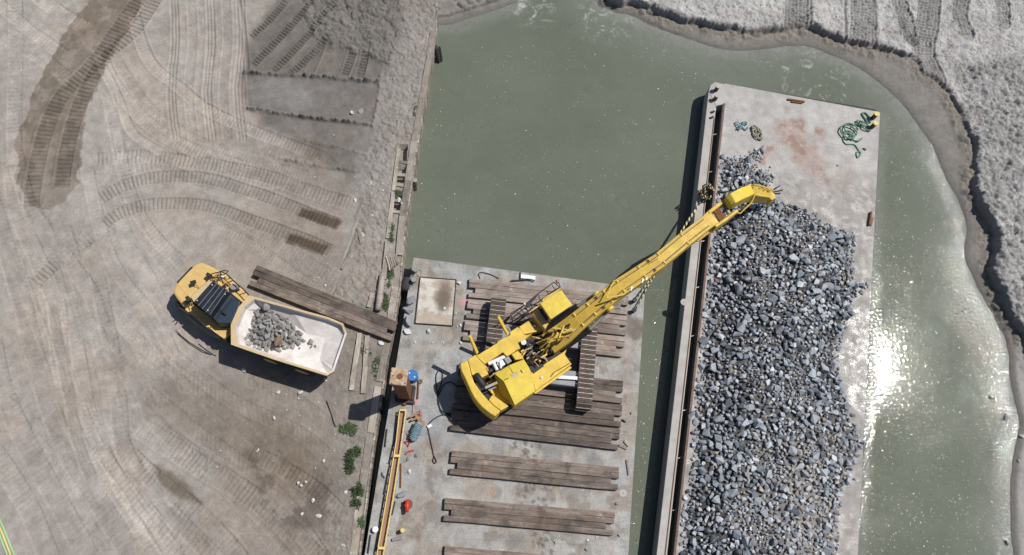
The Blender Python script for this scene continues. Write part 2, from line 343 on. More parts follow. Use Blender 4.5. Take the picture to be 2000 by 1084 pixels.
def build_yard():
    xs = np.arange(-34.2, P(862, -20, ZG).x + .6, ST); ys = np.arange(-3.0, 39.5, ST); xs = np.concatenate([xs[0] - FAR[::-1], xs]); ys = np.concatenate([ys[0] - FAR[::-1], ys, ys[-1] + FAR])
    X2, Y2 = np.meshgrid(xs, ys); wall = W2(WALL, ZG); X2 = X2.ravel(); Y2 = Y2.ravel(); wx_ = np.interp(Y2, wall[::-1, 1], wall[::-1, 0]); sel = np.nonzero(X2 < wx_ + ST * 1.5)[0]
    X = X2[sel]; Y = Y2[sel]; wl_x = wx_[sel]; yard = np.ones(X.shape, bool)
    # ---------------- yard
    z = np.full(X.shape, ZG) + .10 * (fbm(X, Y, 6, 3) - .5) + .03 * (fbm(X, Y, .8, 8) - .5) + .012 * (fbm(X, Y, .18, 9, 2) - .5)
    dry = np.array([.375, .343, .314]); mid = np.array([.225, .193, .165]); dark = np.array([.135, .124, .114]); wetc = np.array([.125, .102, .078])
    # how moist the ground is: dry far left, darker towards the quay and the top
    q = P(0, 600, ZG); dist = (X - q.x) / 22.0
    mo = np.clip(.05 + .55 * ss(X, -19, -8) + .5 * (fbm(X, Y, 5, 21) - .5) + .25 * (fbm(X, Y, 1.2, 22) - .5), 0, 1)
    spk = 1 + .30 * (fbm(X, Y, .35, 23, 3) - .5) + .35 * (fbm(X, Y, 1.6, 24, 4) - .5)
    def region(pts, soft=.4, nz=.8, zz=ZG):
        pw = W2(pts, zz)
        b = (X > pw[:, 0].min() - 2) & (X < pw[:, 0].max() + 2) & (Y > pw[:, 1].min() - 2) & (Y < pw[:, 1].max() + 2); out = np.zeros(X.shape)
        xb, yb = X[b], Y[b]; xb = xb + nz * (fbm(xb, yb, 1.3, 40, 5, .65) - .5) * 1.3; yb = yb + nz * (fbm(xb, yb, 1.3, 41, 5, .65) - .5) * 1.3; ins = inside(xb, yb, pw); d, _, _ = polydist(xb, yb, np.vstack([pw, pw[:1]])); sd_ = np.where(ins, d, -d); out[b] = ss(sd_, -soft, soft); return out
    col = dry[None] * (1 - mo[:, None]) + mid[None] * mo[:, None]
    wet = np.zeros(X.shape)
    def tint(mask, c, a=1.0):
        nonlocal col
        k = (mask * a)[..., None]; col = col * (1 - k) + np.array(c)[None] * k
    top = region([(470, 150), (490, 60), (580, -80), (760, -80), (800, 60), (770, 200), (740, 330), (700, 360), (600, 300), (500, 230)], .5); tint(top, dark, .75)
    band = region([(300, -40), (250, 50), (210, 120), (185, 180), (160, 260), (148, 360), (130, 390), (90, 410), (60, 400), (34, 350), (34, 270), (60, 190), (110, 100), (190, -30)], .06, .8); tint(band, (.165, .14, .112), .85 * 1)
    g2 = ss(fbm(X, Y, .9, 61, 5, .6), .46, .56) * band; tint(g2, mid * 1.2, .8)
    w1 = region([(380, 740), (430, 760), (560, 800), (640, 850), (650, 940), (600, 980), (520, 940), (420, 880), (310, 840), (290, 780), (330, 720)], 1.2, 1.5); tint(w1, wetc * 1.25, .6)
    w2 = region([(480, 890), (560, 900), (660, 950), (640, 1040), (560, 1040), (500, 960)], .5, 1.2); tint(w2 * ss(fbm(X, Y, 1, 63), .45, .58), (.12, .10, .085), .7)
    w3 = region([(300, 905), (350, 930), (395, 985), (385, 990), (330, 965), (300, 930)], .2, .5); tint(w3, (.14, .115, .085), .8)
    for pg in ([(592, 402), (668, 430), (655, 447), (585, 420)], [(566, 455), (645, 480), (632, 500), (560, 474)]):
        tint(region(pg, .15, .35), (.10, .075, .055), .9)
    tint(region([(650, 560), (700, 300), (740, 160), (790, 30), (860, 0), (840, 120), (800, 330), (770, 560), (700, 640)], .5), (.30, .28, .262), .7)
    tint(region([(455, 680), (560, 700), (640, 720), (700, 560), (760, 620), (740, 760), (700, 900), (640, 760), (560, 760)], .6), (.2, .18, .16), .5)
    # tracks -------------------------------------------------------------
    def stamp(pts, wpx, period=.27, depth=.03, kind='shoe', tone=0.0, berm=.02, fade=0.0, fr=0.3):
        nonlocal z, col
        pw = W2([tuple(p) for p in spline(pts, 5)], ZG); wd = wpx / 30.0 * .72; depth *= 1.9; tone *= 1.5
        b = yard & (X > pw[:, 0].min() - wd) & (X < pw[:, 0].max() + wd) & (Y > pw[:, 1].min() - wd) & (Y < pw[:, 1].max() + wd)
        if not b.any(): return
        xb, yb = X[b], Y[b]; d, S, off = polydist(xb, yb, pw); hw = wd / 2
        nse = fbm(xb, yb, .7, 77, 3); hwv = hw * (1 + .10 * (nse - .5))
        mk = ss(d, hwv, hwv - .06); L = S.max(); mk *= ss(S, 0, .4) * ss(L - S, 0, .4)
        if fade: mk *= np.clip(ss(fbm(xb, yb, 1.6, 78 + int(wpx)), .5 - fade * .35, .62 - fade * .2) + .25, 0, 1)
        if kind == 'shoe':
            ph = (S / period + .12 * (nse - .5)) % 1.0; h = -depth * (.4 + 1.0 * (ss(ph, 0, .14) * ss(ph, fr + .14, fr)))
            h = h - (.1 if fade else .4) * depth * ss(d, hwv - .12, hwv - .02)
        elif kind == 'tyre':
            ph = S / period; row = np.floor(off / (wd / 4)); c = np.cos(2 * math.pi * (ph + .5 * (row % 2))) * np.cos(2 * math.pi * (off / (wd / 4) + .5) * 1.0)
            h = -depth * (.5 - .7 * ss(c, -.2, .6))
        elif kind == 'lines':
            h = -depth * (.5 + .5 * np.sin(off * 2 * math.pi / .22 + 3 * nse))
        else: h = np.full(xb.shape, -depth * .6)
        hb = z[b] * 1.0; hb = hb + h * mk + berm * np.exp(-((d - hwv - .05) / .06) ** 2) * ss(S, 0, .5) * ss(L - S, 0, .5) * (.4 + nse)
        if kind == 'smooth': hb = hb * (1 - .5 * mk) + .5 * mk * (ZG - .02)
        z[b] = hb
        cb = col[b]; cb = cb * (1 + (tone * mk)[:, None]); col[b] = cb
    T = stamp
    # long curved haul tracks in the lower left
    for i, (pts, wpx) in enumerate([
        ([(-20, 380), (10, 480), (40, 580), (60, 660), (80, 740), (110, 830), (160, 930), (230, 1040), (270, 1110)], 46),
        ([(20, 300), (30, 400), (70, 500), (110, 600), (115, 700), (150, 800), (195, 890), (260, 980), (330, 1070), (360, 1120)], 44),
        ([(-20, 640), (0, 740), (30, 820), (70, 900), (120, 990), (180, 1100)], 46),
        ([(130, 560), (145, 640), (160, 740), (180, 830), (215, 910), (280, 990), (360, 1084), (390, 1120)], 36),
        ([(190, 540), (205, 620), (222, 700), (232, 790), (240, 870), (280, 940), (340, 1010), (420, 1090)], 40),
        ([(-30, 860), (20, 930), (60, 1000), (100, 1100)], 46), ([(60, 400), (100, 470), (170, 560), (200, 640)], 40)]):
        T(pts, wpx, .30, .026, 'shoe', (-.05, .05, -.03, .04, -.06, .05, .0)[i], .003, .5)
    T([(100, 590), (115, 680), (135, 780), (150, 860), (180, 940)], 26, 1, .03, 'smooth', -.1)
    T([(30, -20), (32, 60), (30, 140), (28, 220), (30, 300), (55, 400), (80, 440)], 40, .30, .03, 'shoe', .03, .012, .4)
    T([(-20, 60), (40, 90), (90, 120), (140, 160)], 40, .27, .025, 'shoe', .08, .012, .3)
    T([(-10, 0), (60, 60), (130, 110)], 36, .27, .025, 'shoe', .08, .012, .3)
    T([(60, -20), (110, 20), (170, 55)], 44, .27, .03, 'shoe', .06, .012, .3)
    T([(300, -40), (240, 40), (180, 125), (125, 180), (95, 235), (75, 300), (62, 370), (60, 410)], 44, .30, .045, 'shoe', -.10, .02)
    T([(320, -30), (260, 60), (205, 110), (170, 170), (145, 230), (128, 300), (118, 370)], 42, .30, .045, 'shoe', -.12, .02)
    # fainter passes in between, following the same haul directions
    rt = random.Random(31)
    for base_, n_ in (([(-20, 480), (30, 600), (60, 720), (110, 850), (180, 960), (260, 1100)], 7), ([(100, 430), (150, 560), (180, 700), (210, 830), (280, 960), (400, 1100)], 7), ([(230, 600), (290, 700), (340, 800), (430, 880), (520, 960), (620, 1080)], 6), ([(250, 470), (320, 520), (360, 600), (400, 700)], 3), ([(-10, 20), (30, 150), (40, 280), (20, 420)], 3), ([(210, 80), (270, 170), (350, 240), (450, 290), (600, 330)], 4), ([(180, 220), (200, 330), (220, 430), (280, 520)], 3), ([(420, 420), (500, 470), (580, 520), (650, 560)], 4), ([(330, -20), (350, 90), (350, 200), (370, 300)], 4), ([(260, 330), (360, 320), (460, 340), (580, 380)], 3)):
        for k in range(n_):
            ox = rt.uniform(-75, 75); oy = rt.uniform(-55, 55); T([(a_ + ox + rt.uniform(-10, 10), b_ + oy + rt.uniform(-8, 8)) for a_, b_ in base_], rt.uniform(26, 42), rt.uniform(.2, .3), rt.uniform(.008, .018), rt.choice(('shoe', 'tyre', 'tyre')), rt.uniform(-.05, .05), .003, .9)
    # two big turning arcs
    T([(188, 392), (235, 365), (290, 349), (350, 345), (410, 350), (470, 368), (540, 392), (610, 420), (665, 440)], 36, .262, .045, 'shoe', -.10, .02, 0, .22)
    T([(195, 442), (235, 415), (285, 401), (350, 398), (410, 404), (470, 424), (530, 445), (600, 470), (650, 492)], 36, .262, .045, 'shoe', -.10, .02, 0, .22)
    T([(60, 560), (100, 520), (140, 490), (180, 460)], 38, .27, .04, 'shoe', -.08, .015, .3)
    T([(180, 312), (260, 305), (330, 310), (430, 325), (520, 345), (600, 372), (690, 400)], 40, .26, .028, 'shoe', -.03, .012, .5)
    # fans of tracks through the middle
    T([(190, 90), (215, 150), (250, 200), (300, 250), (360, 285), (430, 310), (500, 335)], 38, .25, .022, 'shoe', .07, .02, .4)
    T([(200, 130), (230, 190), (260, 260), (320, 300)], 26, 1, .035, 'smooth', .06)
    T([(260, 20), (275, 80), (300, 130), (350, 170), (400, 210), (480, 250), (560, 280), (640, 310)], 34, .25, .028, 'shoe', .06, .025, .5)
    T([(210, 180), (225, 260), (240, 330), (262, 400), (300, 460), (360, 520)], 34, .27, .025, 'shoe', .07, .01, .4)
    T([(165, 300), (180, 380), (200, 460), (235, 540), (300, 620), (340, 700)], 34, .27, .022, 'shoe', .07, .01, .6)
    T([(250, 280), (330, 330), (420, 370)], 30, .25, .02, 'tyre', -.05)
    for k, xx in enumerate((338, 372, 408, 440, 468)):
        T([(xx, -20), (xx + 4, 80), (xx - 4, 180), (xx + 6, 280)], 26, .2, .03, 'tyre' if k % 2 else 'lines', -.06 + .05 * (k % 3))
    T([(465, -10), (478, 60), (484, 140), (488, 215)], 10, 1, .05, 'smooth', -.12, .04)
    # dark freshly worked ground at the top
    for a, b_, k in (((485, 75), (560, 0), 'shoe'), ((490, 130), (620, -10), 'shoe'), ((530, 142), (660, 0), 'shoe'), ((560, 150), (640, 70), 'shoe'), ((600, 150), (630, 80), 'smooth'), ((670, 150), (690, 95), 'shoe'), ((700, 155), (715, 95), 'shoe')):
        T([a, ((a[0] + b_[0]) / 2, (a[1] + b_[1]) / 2 + 4), b_], 24, .24, .07, k, -.10, .05)
    # lug prints of the dump truck
    T([(330, 690), (390, 735), (450, 780), (520, 815), (590, 850), (650, 900)], 34, .33, .035, 'tyre', .06, .02)
    T([(280, 760), (330, 800), (390, 850), (450, 890), (500, 930)], 36, .33, .035, 'tyre', .05, .02)
    T([(250, 650), (300, 690), (350, 730), (430, 790)], 32, .33, .028, 'tyre', .03, .01)
    T([(470, 730), (540, 765), (600, 800), (660, 850)], 40, .3, .03, 'tyre', -.02, .02)
    # crawler prints at the bottom
    T([(265, 830), (330, 870), (400, 915), (470, 955), (540, 1010), (610, 1084), (640, 1120)], 50, .27, .04, 'shoe', .03, .02, .2)
    T([(240, 880), (300, 935), (370, 990), (440, 1060), (480, 1110)], 46, .27, .04, 'shoe', .02, .015, .3)
    T([(480, 880), (560, 920), (620, 960), (660, 1000)], 40, .27, .035, 'shoe', .02, .02, .4)
    T([(510, 940), (560, 990), (600, 1050), (640, 1110)], 44, .27, .035, 'shoe', -.03, .02, .4)
    # scraped blade passes with berms
    def scrape(pts, berms, tone):
        nonlocal z, col
        mk = region(pts, .12, .15); z = z * (1 - mk) + mk * (ZG - .07 + .03 * fbm(X, Y * 3, .5, 5) + .01 * fbm(X, Y, .2, 6)); tint(region(pts, .3, .5), tone, .7)
        for bp, hgt in berms:
            pw = W2(bp, ZG); b = (X > pw[:, 0].min() - .6) & (X < pw[:, 0].max() + .6) & (Y > pw[:, 1].min() - .6) & (Y < pw[:, 1].max() + .6)
            xb, yb = X[b], Y[b]; d, S, _ = polydist(xb, yb, pw); z[b] += hgt * np.exp(-(d / .14) ** 2) * (.35 + 1.1 * clods(xb, yb, .28, 91) + .2 * tabnoise(xb, yb, .3, 4))
    scrape([(487, 145), (560, 149), (640, 152), (742, 160), (728, 242), (640, 232), (560, 222), (490, 212)],
           [([(480, 142), (560, 146), (640, 151), (740, 160)], .32), ([(488, 212), (560, 224), (640, 234), (728, 243)], .28), ([(744, 140), (738, 200), (728, 245)], .10)], (.175, .165, .16))
    tint(region([(500, 165), (560, 160), (610, 180), (600, 212), (510, 208)], .8, 1.0), (.27, .26, .25), .6)
    scrape([(560, 228), (640, 238), (726, 247), (718, 300), (650, 282), (580, 258)], [([(540, 308), (600, 320), (660, 330), (702, 334)], .18), ([(600, 275), (660, 288), (716, 302)], .10)], (.195, .182, .172))
    # wheel marks and grooves round the sleepers
    for a, b_ in (((668, 520), (700, 430)), ((640, 560), (652, 548)), ((640, 590), (660, 552))):
        T([a, ((a[0] + b_[0]) / 2, (a[1] + b_[1]) / 2), b_], 7, 1, .06, 'smooth', .1, .03)
    # clods: the churned strip behind the quay and the dug edge at the top
    strip = region([(690, 640), (650, 600), (700, 480), (705, 380), (722, 300), (735, 240), (752, 130), (700, 100), (610, 80), (575, -60), (870, -60), (846, 60), (832, 150), (810, 280), (780, 330), (768, 430), (755, 560), (735, 610)], .3, 1.0)
    dug = region([(590, -60), (600, 40), (620, 75), (700, 110), (760, 120), (800, 60), (760, -60)], .25, .9)
    z = z + strip * (.10 * clods(X, Y, .42, 31) + .07 * clods(X, Y, .2, 32) + .12 * (fbm(X, Y, 1.1, 33) - .45))
    z = z + dug * (.18 * clods(X, Y, .7, 34) + .22 * (fbm(X, Y, 1.8, 35) - .2) + .08 * clods(X, Y, .3, 36)); tint(dug, (.19, .18, .168), .5)
    edge = region([(690, 640), (740, 620), (735, 760), (715, 900), (700, 1100), (640, 1100), (660, 900), (640, 760)], .4, .8)
    z = z + edge * (.05 * clods(X, Y, .25, 37) + .06 * (fbm(X, Y, .7, 38) - .5)); tint(edge, (.24, .22, .195), .6)
    low = region([(600, 850), (700, 900), (690, 1100), (610, 1100)], .7, 1); z = z + low * .03 * clods(X, Y, .2, 47)
    # cribs: open cells between the quay timbers
    for c in [(788, 300, 8, 16), (785, 332, 8, 9), (781, 350, 9, 7), (779, 382, 7, 9), (776, 402, 8, 10)]:
        cx, cy, a, b_ = c; z = np.where(region([(cx - a, cy - b_), (cx + a, cy - b_), (cx + a - 3, cy + b_), (cx - a - 3, cy + b_)], .04, 0) > .5, ZG - .55, z)
    # small pebbles over the whole yard
    z = z + .022 * clods(X, Y, .13, 51) * ss(fbm(X, Y, 2.2, 52), .45, .65) * (.3 + mo)
    # far left/bottom beyond the frame
    z = z + .03 * (fbm(X, Y, .22, 28, 2) - .5) * (.4 + mo); col = col * spk[:, None]; br_ = ss(fbm(X, Y, 3, 29, 4), .5, .68)[:, None]; col = col * (1 - .3 * br_) + col * np.array([1.08, .95, .82])[None] * .3 * br_
    Xw = np.minimum(X, wl_x)
    mesh_grid('ground', xs, ys, sel, Xw, Y, z, col, wet, M['yard'], np.ones(X.shape, bool))
def build_bank():
    xs = np.arange(-5.5, 46.5, ST); ys = np.arange(-3.0, 41.0, ST); xs = np.concatenate([xs, xs[-1] + FAR]); ys = np.concatenate([ys[0] - FAR[::-1], ys, ys[-1] + FAR])
    X2, Y2 = np.meshgrid(xs, ys); wall = W2(WALL, ZG); X2 = X2.ravel(); Y2 = Y2.ravel(); wx_ = np.interp(Y2, wall[::-1, 1], wall[::-1, 0])
    core = W2([(855, 95), (960, 60), (1040, 25), (1140, 25), (1200, 60), (1300, 110), (1400, 140), (1560, 130), (1640, 160), (1720, 240), (1790, 350), (1840, 450), (1840, 540), (1870, 620), (1900, 700), (1910, 1000), (1910, 1100)], 0); core = np.vstack([core, [[core[-1][0], -700], [-8, -700], [-8, core[0][1]]]])
    sel = np.nonzero((X2 > wx_) & ~inside(X2, Y2, core))[0]; X = X2[sel]; Y = Y2[sel]; yard = np.zeros(X.shape, bool)
    # ---------------- bank
    shore = W2([tuple(p) for p in spline(SHORE, 4)], 0.0); shore2 = W2(SHORE2, 0.0); sc = W2([tuple(p) for p in spline(SCARP, 4)], .9)
    wx = X + 1.5 * (fbm(X, Y, 2.4, 171, 5, .6) - .5) + .05 * (fbm(X, Y, .25, 72) - .5); wy = Y + 1.5 * (fbm(X, Y, 2.4, 173, 5, .6) - .5) + .05 * (fbm(X, Y, .25, 74) - .5)
    far = np.array([[700, shore[-1][1] - 300], [700, 700], [shore[0][0] + 2, 700]])
    land = inside(X + .25 * (wx - X), Y + .25 * (wy - Y), np.vstack([shore, [[shore[-1][0] + 2, -700], [700, -700]], far]))
    nearB = ~yard & (X > 5)
    d = np.full(X.shape, 5.); dd, _, _ = polydist(X[nearB] + .25 * (wx - X)[nearB], Y[nearB] + .25 * (wy - Y)[nearB], shore); d[nearB] = dd
    s1 = np.where(land, d, -d)
    hi = inside(wx, wy, np.vstack([sc, [[sc[-1][0] + 2, -700], [700, -700]], far])); d = np.full(X.shape, 5.)
    dd, _, _ = polydist(wx[nearB], wy[nearB], sc); d[nearB] = dd; s2 = np.where(hi, d, -d)
    b2 = ~yard & (X < 8); nsea = np.vstack([shore2, [[shore2[-1][0], 700], [-60, 700], [-60, shore2[0][1]]]])
    l2 = inside(X, Y, nsea); d = np.full(X.shape, 5.); dd, _, _ = polydist(X[b2], Y[b2], shore2); d[b2] = dd; s3 = np.where(l2, d, -d)
    sm = np.where(X < P(1080, -20, 0).x, s3, s1)
    zb = np.clip(sm, -5, 40) * .17; zb = np.where(sm > 0, .05 + np.minimum(zb, .35 + .04 * np.clip(sm, 0, 8)) - .05 * np.exp(-sm / .1), zb - .02)
    zb = zb + .03 * (fbm(X, Y, .6, 75) - .5) * (sm > .3)
    up = .75 * ss(s2, -.03, .12) + .25 * ss(s2 + .8 * (fbm(X, Y, 1.7, 98) - .5), -.05, .35); rgh = .5 + .5 * fbm(X, Y, 2, 76)
    zb = zb * (1 - up) + up * (.85 + .45 * (fbm(X, Y, 2.2, 96, 3) - .3) - .02 + .10 * clods(X, Y, .62, 181) - .09 * (np.abs(fbm(X, Y, .8, 182, 4, .6) - .5) < .018) + .14 * (fbm(X, Y, .3, 183, 3, .6) - .5) + .22 * (fbm(X, Y, 3, 79) - .5) + .10 * (fbm(X, Y, .5, 80) - .5) + .05 * clods(X, Y, .35, 81) + .03 * clods(X, Y, .16, 82)) + .12 * np.exp(-((s2 - .3) / .25) ** 2) * up
    # rubble at the toe of the scarp
    toe = ss(s2, -1.0, -.1) * (1 - up); zb = zb + toe * (.10 + .22 * clods(X, Y, .5, 83) * ss(fbm(X, Y, 1.2, 84), .4, .6) + .06 * clods(X, Y, .22, 85))
    zb = np.where((X < P(1080, -20, 0).x) & (s3 > .6), zb + .25 * clods(X, Y, .6, 86) + .2, zb)
    # pitted coarse ground far right
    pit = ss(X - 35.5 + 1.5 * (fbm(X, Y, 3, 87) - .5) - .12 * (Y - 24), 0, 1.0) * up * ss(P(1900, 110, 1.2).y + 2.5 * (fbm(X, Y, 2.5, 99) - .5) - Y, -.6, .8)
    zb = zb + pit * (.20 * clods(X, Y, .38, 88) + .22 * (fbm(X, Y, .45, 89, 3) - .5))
    bc = np.array([.46, .447, .435]) * (1 + .6 * (fbm(X, Y, 1.4, 90)[:, None] - .5) * 1)
    mud = np.array([.255, .237, .216]); mudw = np.array([.16, .148, .135])
    k = up[:, None]; base = mud * (1 + .35 * (fbm(X, Y, .9, 92)[:, None] - .5)); kk = ss(sm, .9, .0)[:, None]; base = base * (1 - kk) + mudw * kk
    tw = (toe * .6)[:, None]; base = base * (1 - tw) + np.array([.27, .235, .19]) * tw
    # the smooth dry sand spit on the right
    spit = (ss(Y, P(1990, 640, 0).y, P(1990, 700, 0).y - 0) * ss(sm, .25, .7))[:, None] if False else (ss(P(1990, 660, 0).y - Y, 0, 1.5) * ss(sm, .25, .6))[:, None]
    base = base * (1 - spit) + np.array([.40, .385, .37]) * spit
    cb = base * (1 - k) + bc * k
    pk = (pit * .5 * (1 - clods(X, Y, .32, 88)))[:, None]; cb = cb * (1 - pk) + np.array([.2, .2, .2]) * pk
    # crawler prints on the bank top
    def bstamp(pts, wpx, period=.26, cell=.28, depth=.13):
        nonlocal zb, cb
        pw = W2([tuple(p) for p in spline(pts, 4)], 1.25); wd = wpx / 27.
        b = (X > pw[:, 0].min() - wd) & (X < pw[:, 0].max() + wd) & (Y > pw[:, 1].min() - wd) & (Y < pw[:, 1].max() + wd) & (up > .5)
        xb, yb = X[b], Y[b]; d, S, off = polydist(xb, yb, pw); mk = ss(d, wd / 2, wd / 2 - .08); nse = fbm(xb, yb, .5, 95, 3)
        a = (S / period + .4 * (nse - .5)) % 1; c = (off / cell + .5 * (nse - .5)) % 1
        h = -depth * (.5 + .8 * np.maximum(ss(a, .55, .7) * ss(a, 1., .85), ss(c, .6, .72) * ss(c, 1, .88) * .8))
        zb[b] += h * mk + .05 * np.exp(-((d - wd / 2) / .07) ** 2) * nse; cb[b] = cb[b] * (1 - (.30 * mk)[:, None])
    bstamp([(1558, -30), (1560, 0), (1558, 40), (1555, 60)], 52); bstamp([(1690, -30), (1690, 20), (1685, 90)], 52); bstamp([(1822, -30), (1815, 40), (1808, 90), (1830, 150)], 50); bstamp([(1750, -30), (1775, 40), (1785, 70)], 34, .2)
    bstamp([(1890, -30), (1880, 20), (1895, 60)], 34, .2); bstamp([(1960, -30), (1965, 40)], 34, .2)
    for pts in ([(1588, -30), (1586, 58)], [(1712, -30), (1716, 20), (1714, 88)], [(1656, -30), (1657, 72)]):
        pw = W2(pts, 1.25); b = (np.abs(X - pw[:, 0].mean()) < 2) & (up > .5); d, _, _ = polydist(X[b], Y[b], pw); zb[b] -= .14 * np.exp(-(d / .09) ** 2); cb[b] *= (1 - .5 * np.exp(-(d / .10) ** 2))[:, None]
    wetb = ss(sm, 1.1, .1) * (1 - up) * (sm > -.3); wetb = np.maximum(wetb, .35 * (1 - up))
    wet = wetb
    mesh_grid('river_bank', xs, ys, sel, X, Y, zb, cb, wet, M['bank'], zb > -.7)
build_yard(); build_bank()

# water and river bed
def build_water():
    xs = np.concatenate([[-60, -30], np.arange(-8, 38, .2), [60, 200, 900]]); ys = np.concatenate([[-900, -100, -20], np.arange(-4, 42, .2), [60, 200, 900]]); X, Y = np.meshgrid(xs, ys); sh = W2([tuple(p) for p in spline(SHORE, 4)], 0); s2_ = W2(SHORE2, 0)
    d = polydist(X, Y, sh)[0]; e_ = polydist(X, Y, s2_)[0]; bar = polydist(X, Y, W2([(1722, 225), (1690, 800), (1678, 1090)], 0))[0]; wv = .8 * (fbm(X, Y, 2.0, 141) - .5)
    silt = np.maximum.reduce([ss(d + wv, 2.0, .1) * .95, ss(e_ + wv, 1.3, .1) * .6, ss(bar + .5 * wv, .9, .1) * .55, ss(d + 2 * wv, 4.0, 1.0) * .35])
    nr, nc = X.shape; idx = np.arange(nr * nc).reshape(nr, nc); q = np.stack([idx[:-1, :-1].ravel(), idx[:-1, 1:].ravel(), idx[1:, 1:].ravel(), idx[1:, :-1].ravel()], 1)
    me = bpy.data.meshes.new('water'); me.from_pydata(np.stack([X.ravel(), Y.ravel(), 0 * X.ravel()], 1).tolist(), [], q.tolist()); a = me.attributes.new('silt', 'FLOAT', 'POINT'); a.data.foreach_set('value', silt.ravel().astype(np.float32)); me.materials.append(M['water'])
    o = bpy.data.objects.new('water', me); COL.objects.link(o); o['kind'] = 'structure'
build_water()
mb = MB(); mb.add([(-900, -900, -1.6), (900, -900, -1.6), (900, 900, -1.6), (-900, 900, -1.6)], [(0, 1, 2, 3)])
tag(mb.build('river_bed', M['hull'], origin=(0, 0, -1.6)), kind='structure')

# ---------------------------------------------------------------- barges
def lerp(a, b, t): return a + (b - a) * t
def plates(quad, z, nu, nv, colfn, parent, th=.05, res=.11, cut=None):
    """deck plates with narrow recessed joints; colours come from colfn(X, Y)"""
    A, B, C, D = [Vector((p.x, p.y, 0)) for p in quad]    # A-B front edge, D-C far edge
    for i in range(nu):
        for j in range(nv):
            u0, u1 = i / nu, (i + 1) / nu; v0, v1 = j / nv, (j + 1) / nv
            lu = (B - A).length; lv = (D - A).length; gu = .003 / lu; gv = .003 / lv
            u0 += gu if i else 0; u1 -= gu if i < nu - 1 else 0; v0 += gv if j else 0; v1 -= gv if j < nv - 1 else 0
            a = max(2, int((u1 - u0) * lu / res)); b = max(2, int((v1 - v0) * lv / res))
            U, V = np.meshgrid(np.linspace(u0, u1, a), np.linspace(v0, v1, b))
            X = (A.x * (1 - U) + B.x * U) * (1 - V) + (D.x * (1 - U) + C.x * U) * V; Y = (A.y * (1 - U) + B.y * U) * (1 - V) + (D.y * (1 - U) + C.y * U) * V
            c, wt = colfn(X, Y); Z = np.full(X.shape, z) + .008 * (tabnoise(X, Y, 1.3, 5) - .5)
            if cut is not None and cut(X, Y).all(): continue
            n = a * b; vs = np.stack([X.ravel(), Y.ravel(), Z.ravel()], 1); off = wl(parent)
            fs = [(r * a + s, (r + 1) * a + s, (r + 1) * a + s + 1, r * a + s + 1) for r in range(b - 1) for s in range(a - 1)]
            rim = [s for s in range(a)] + [r * a + a - 1 for r in range(1, b)] + [(b - 1) * a + s for s in range(a - 2, -1, -1)] + [r * a for r in range(b - 2, 0, -1)]
            low = {k: n + t for t, k in enumerate(rim)}; vl = [(vs[k][0], vs[k][1], z - th) for k in rim]
            fs += [(rim[t], rim[(t + 1) % len(rim)], low[rim[(t + 1) % len(rim)]], low[rim[t]]) for t in range(len(rim))]
            me = bpy.data.meshes.new('deck_plate'); me.from_pydata([(p[0] - off.x, p[1] - off.y, p[2] - off.z) for p in list(vs) + vl], [], fs)
            bm = bmesh.new(); bm.from_mesh(me); bmesh.ops.recalc_face_normals(bm, faces=bm.faces)
            if sum(f.normal.z for f in bm.faces) < 0: bmesh.ops.reverse_faces(bm, faces=bm.faces)
            bm.to_mesh(me); bm.free()
            c4 = np.ones((len(me.vertices), 4), np.float32); c4[:n, :3] = c.reshape(-1, 3); c4[n:, :3] = .12
            at = me.attributes.new('col', 'FLOAT_COLOR', 'POINT'); at.data.foreach_set('color', c4.ravel())
            w_ = np.zeros(len(me.vertices), np.float32); w_[:n] = wt.ravel(); at = me.attributes.new('wet', 'FLOAT', 'POINT'); at.data.foreach_set('value', w_)
            me.materials.append(M['deck']); o = bpy.data.objects.new('deck_plate', me); COL.objects.link(o); o.parent = parent

def ext(a, b, k): return b + (b - a).normalized() * k
def spots(X, Y, lst, z):
    k = np.zeros(X.shape)
    for px, py, r in lst:
        q = P(px, py, z); nz = .6 * r * (fbm(X, Y, r * .8, int(px) % 97, 3) - .5); k = np.maximum(k, ss(np.hypot(X - q.x, Y - q.y) + nz, r, r * .45))
    return k
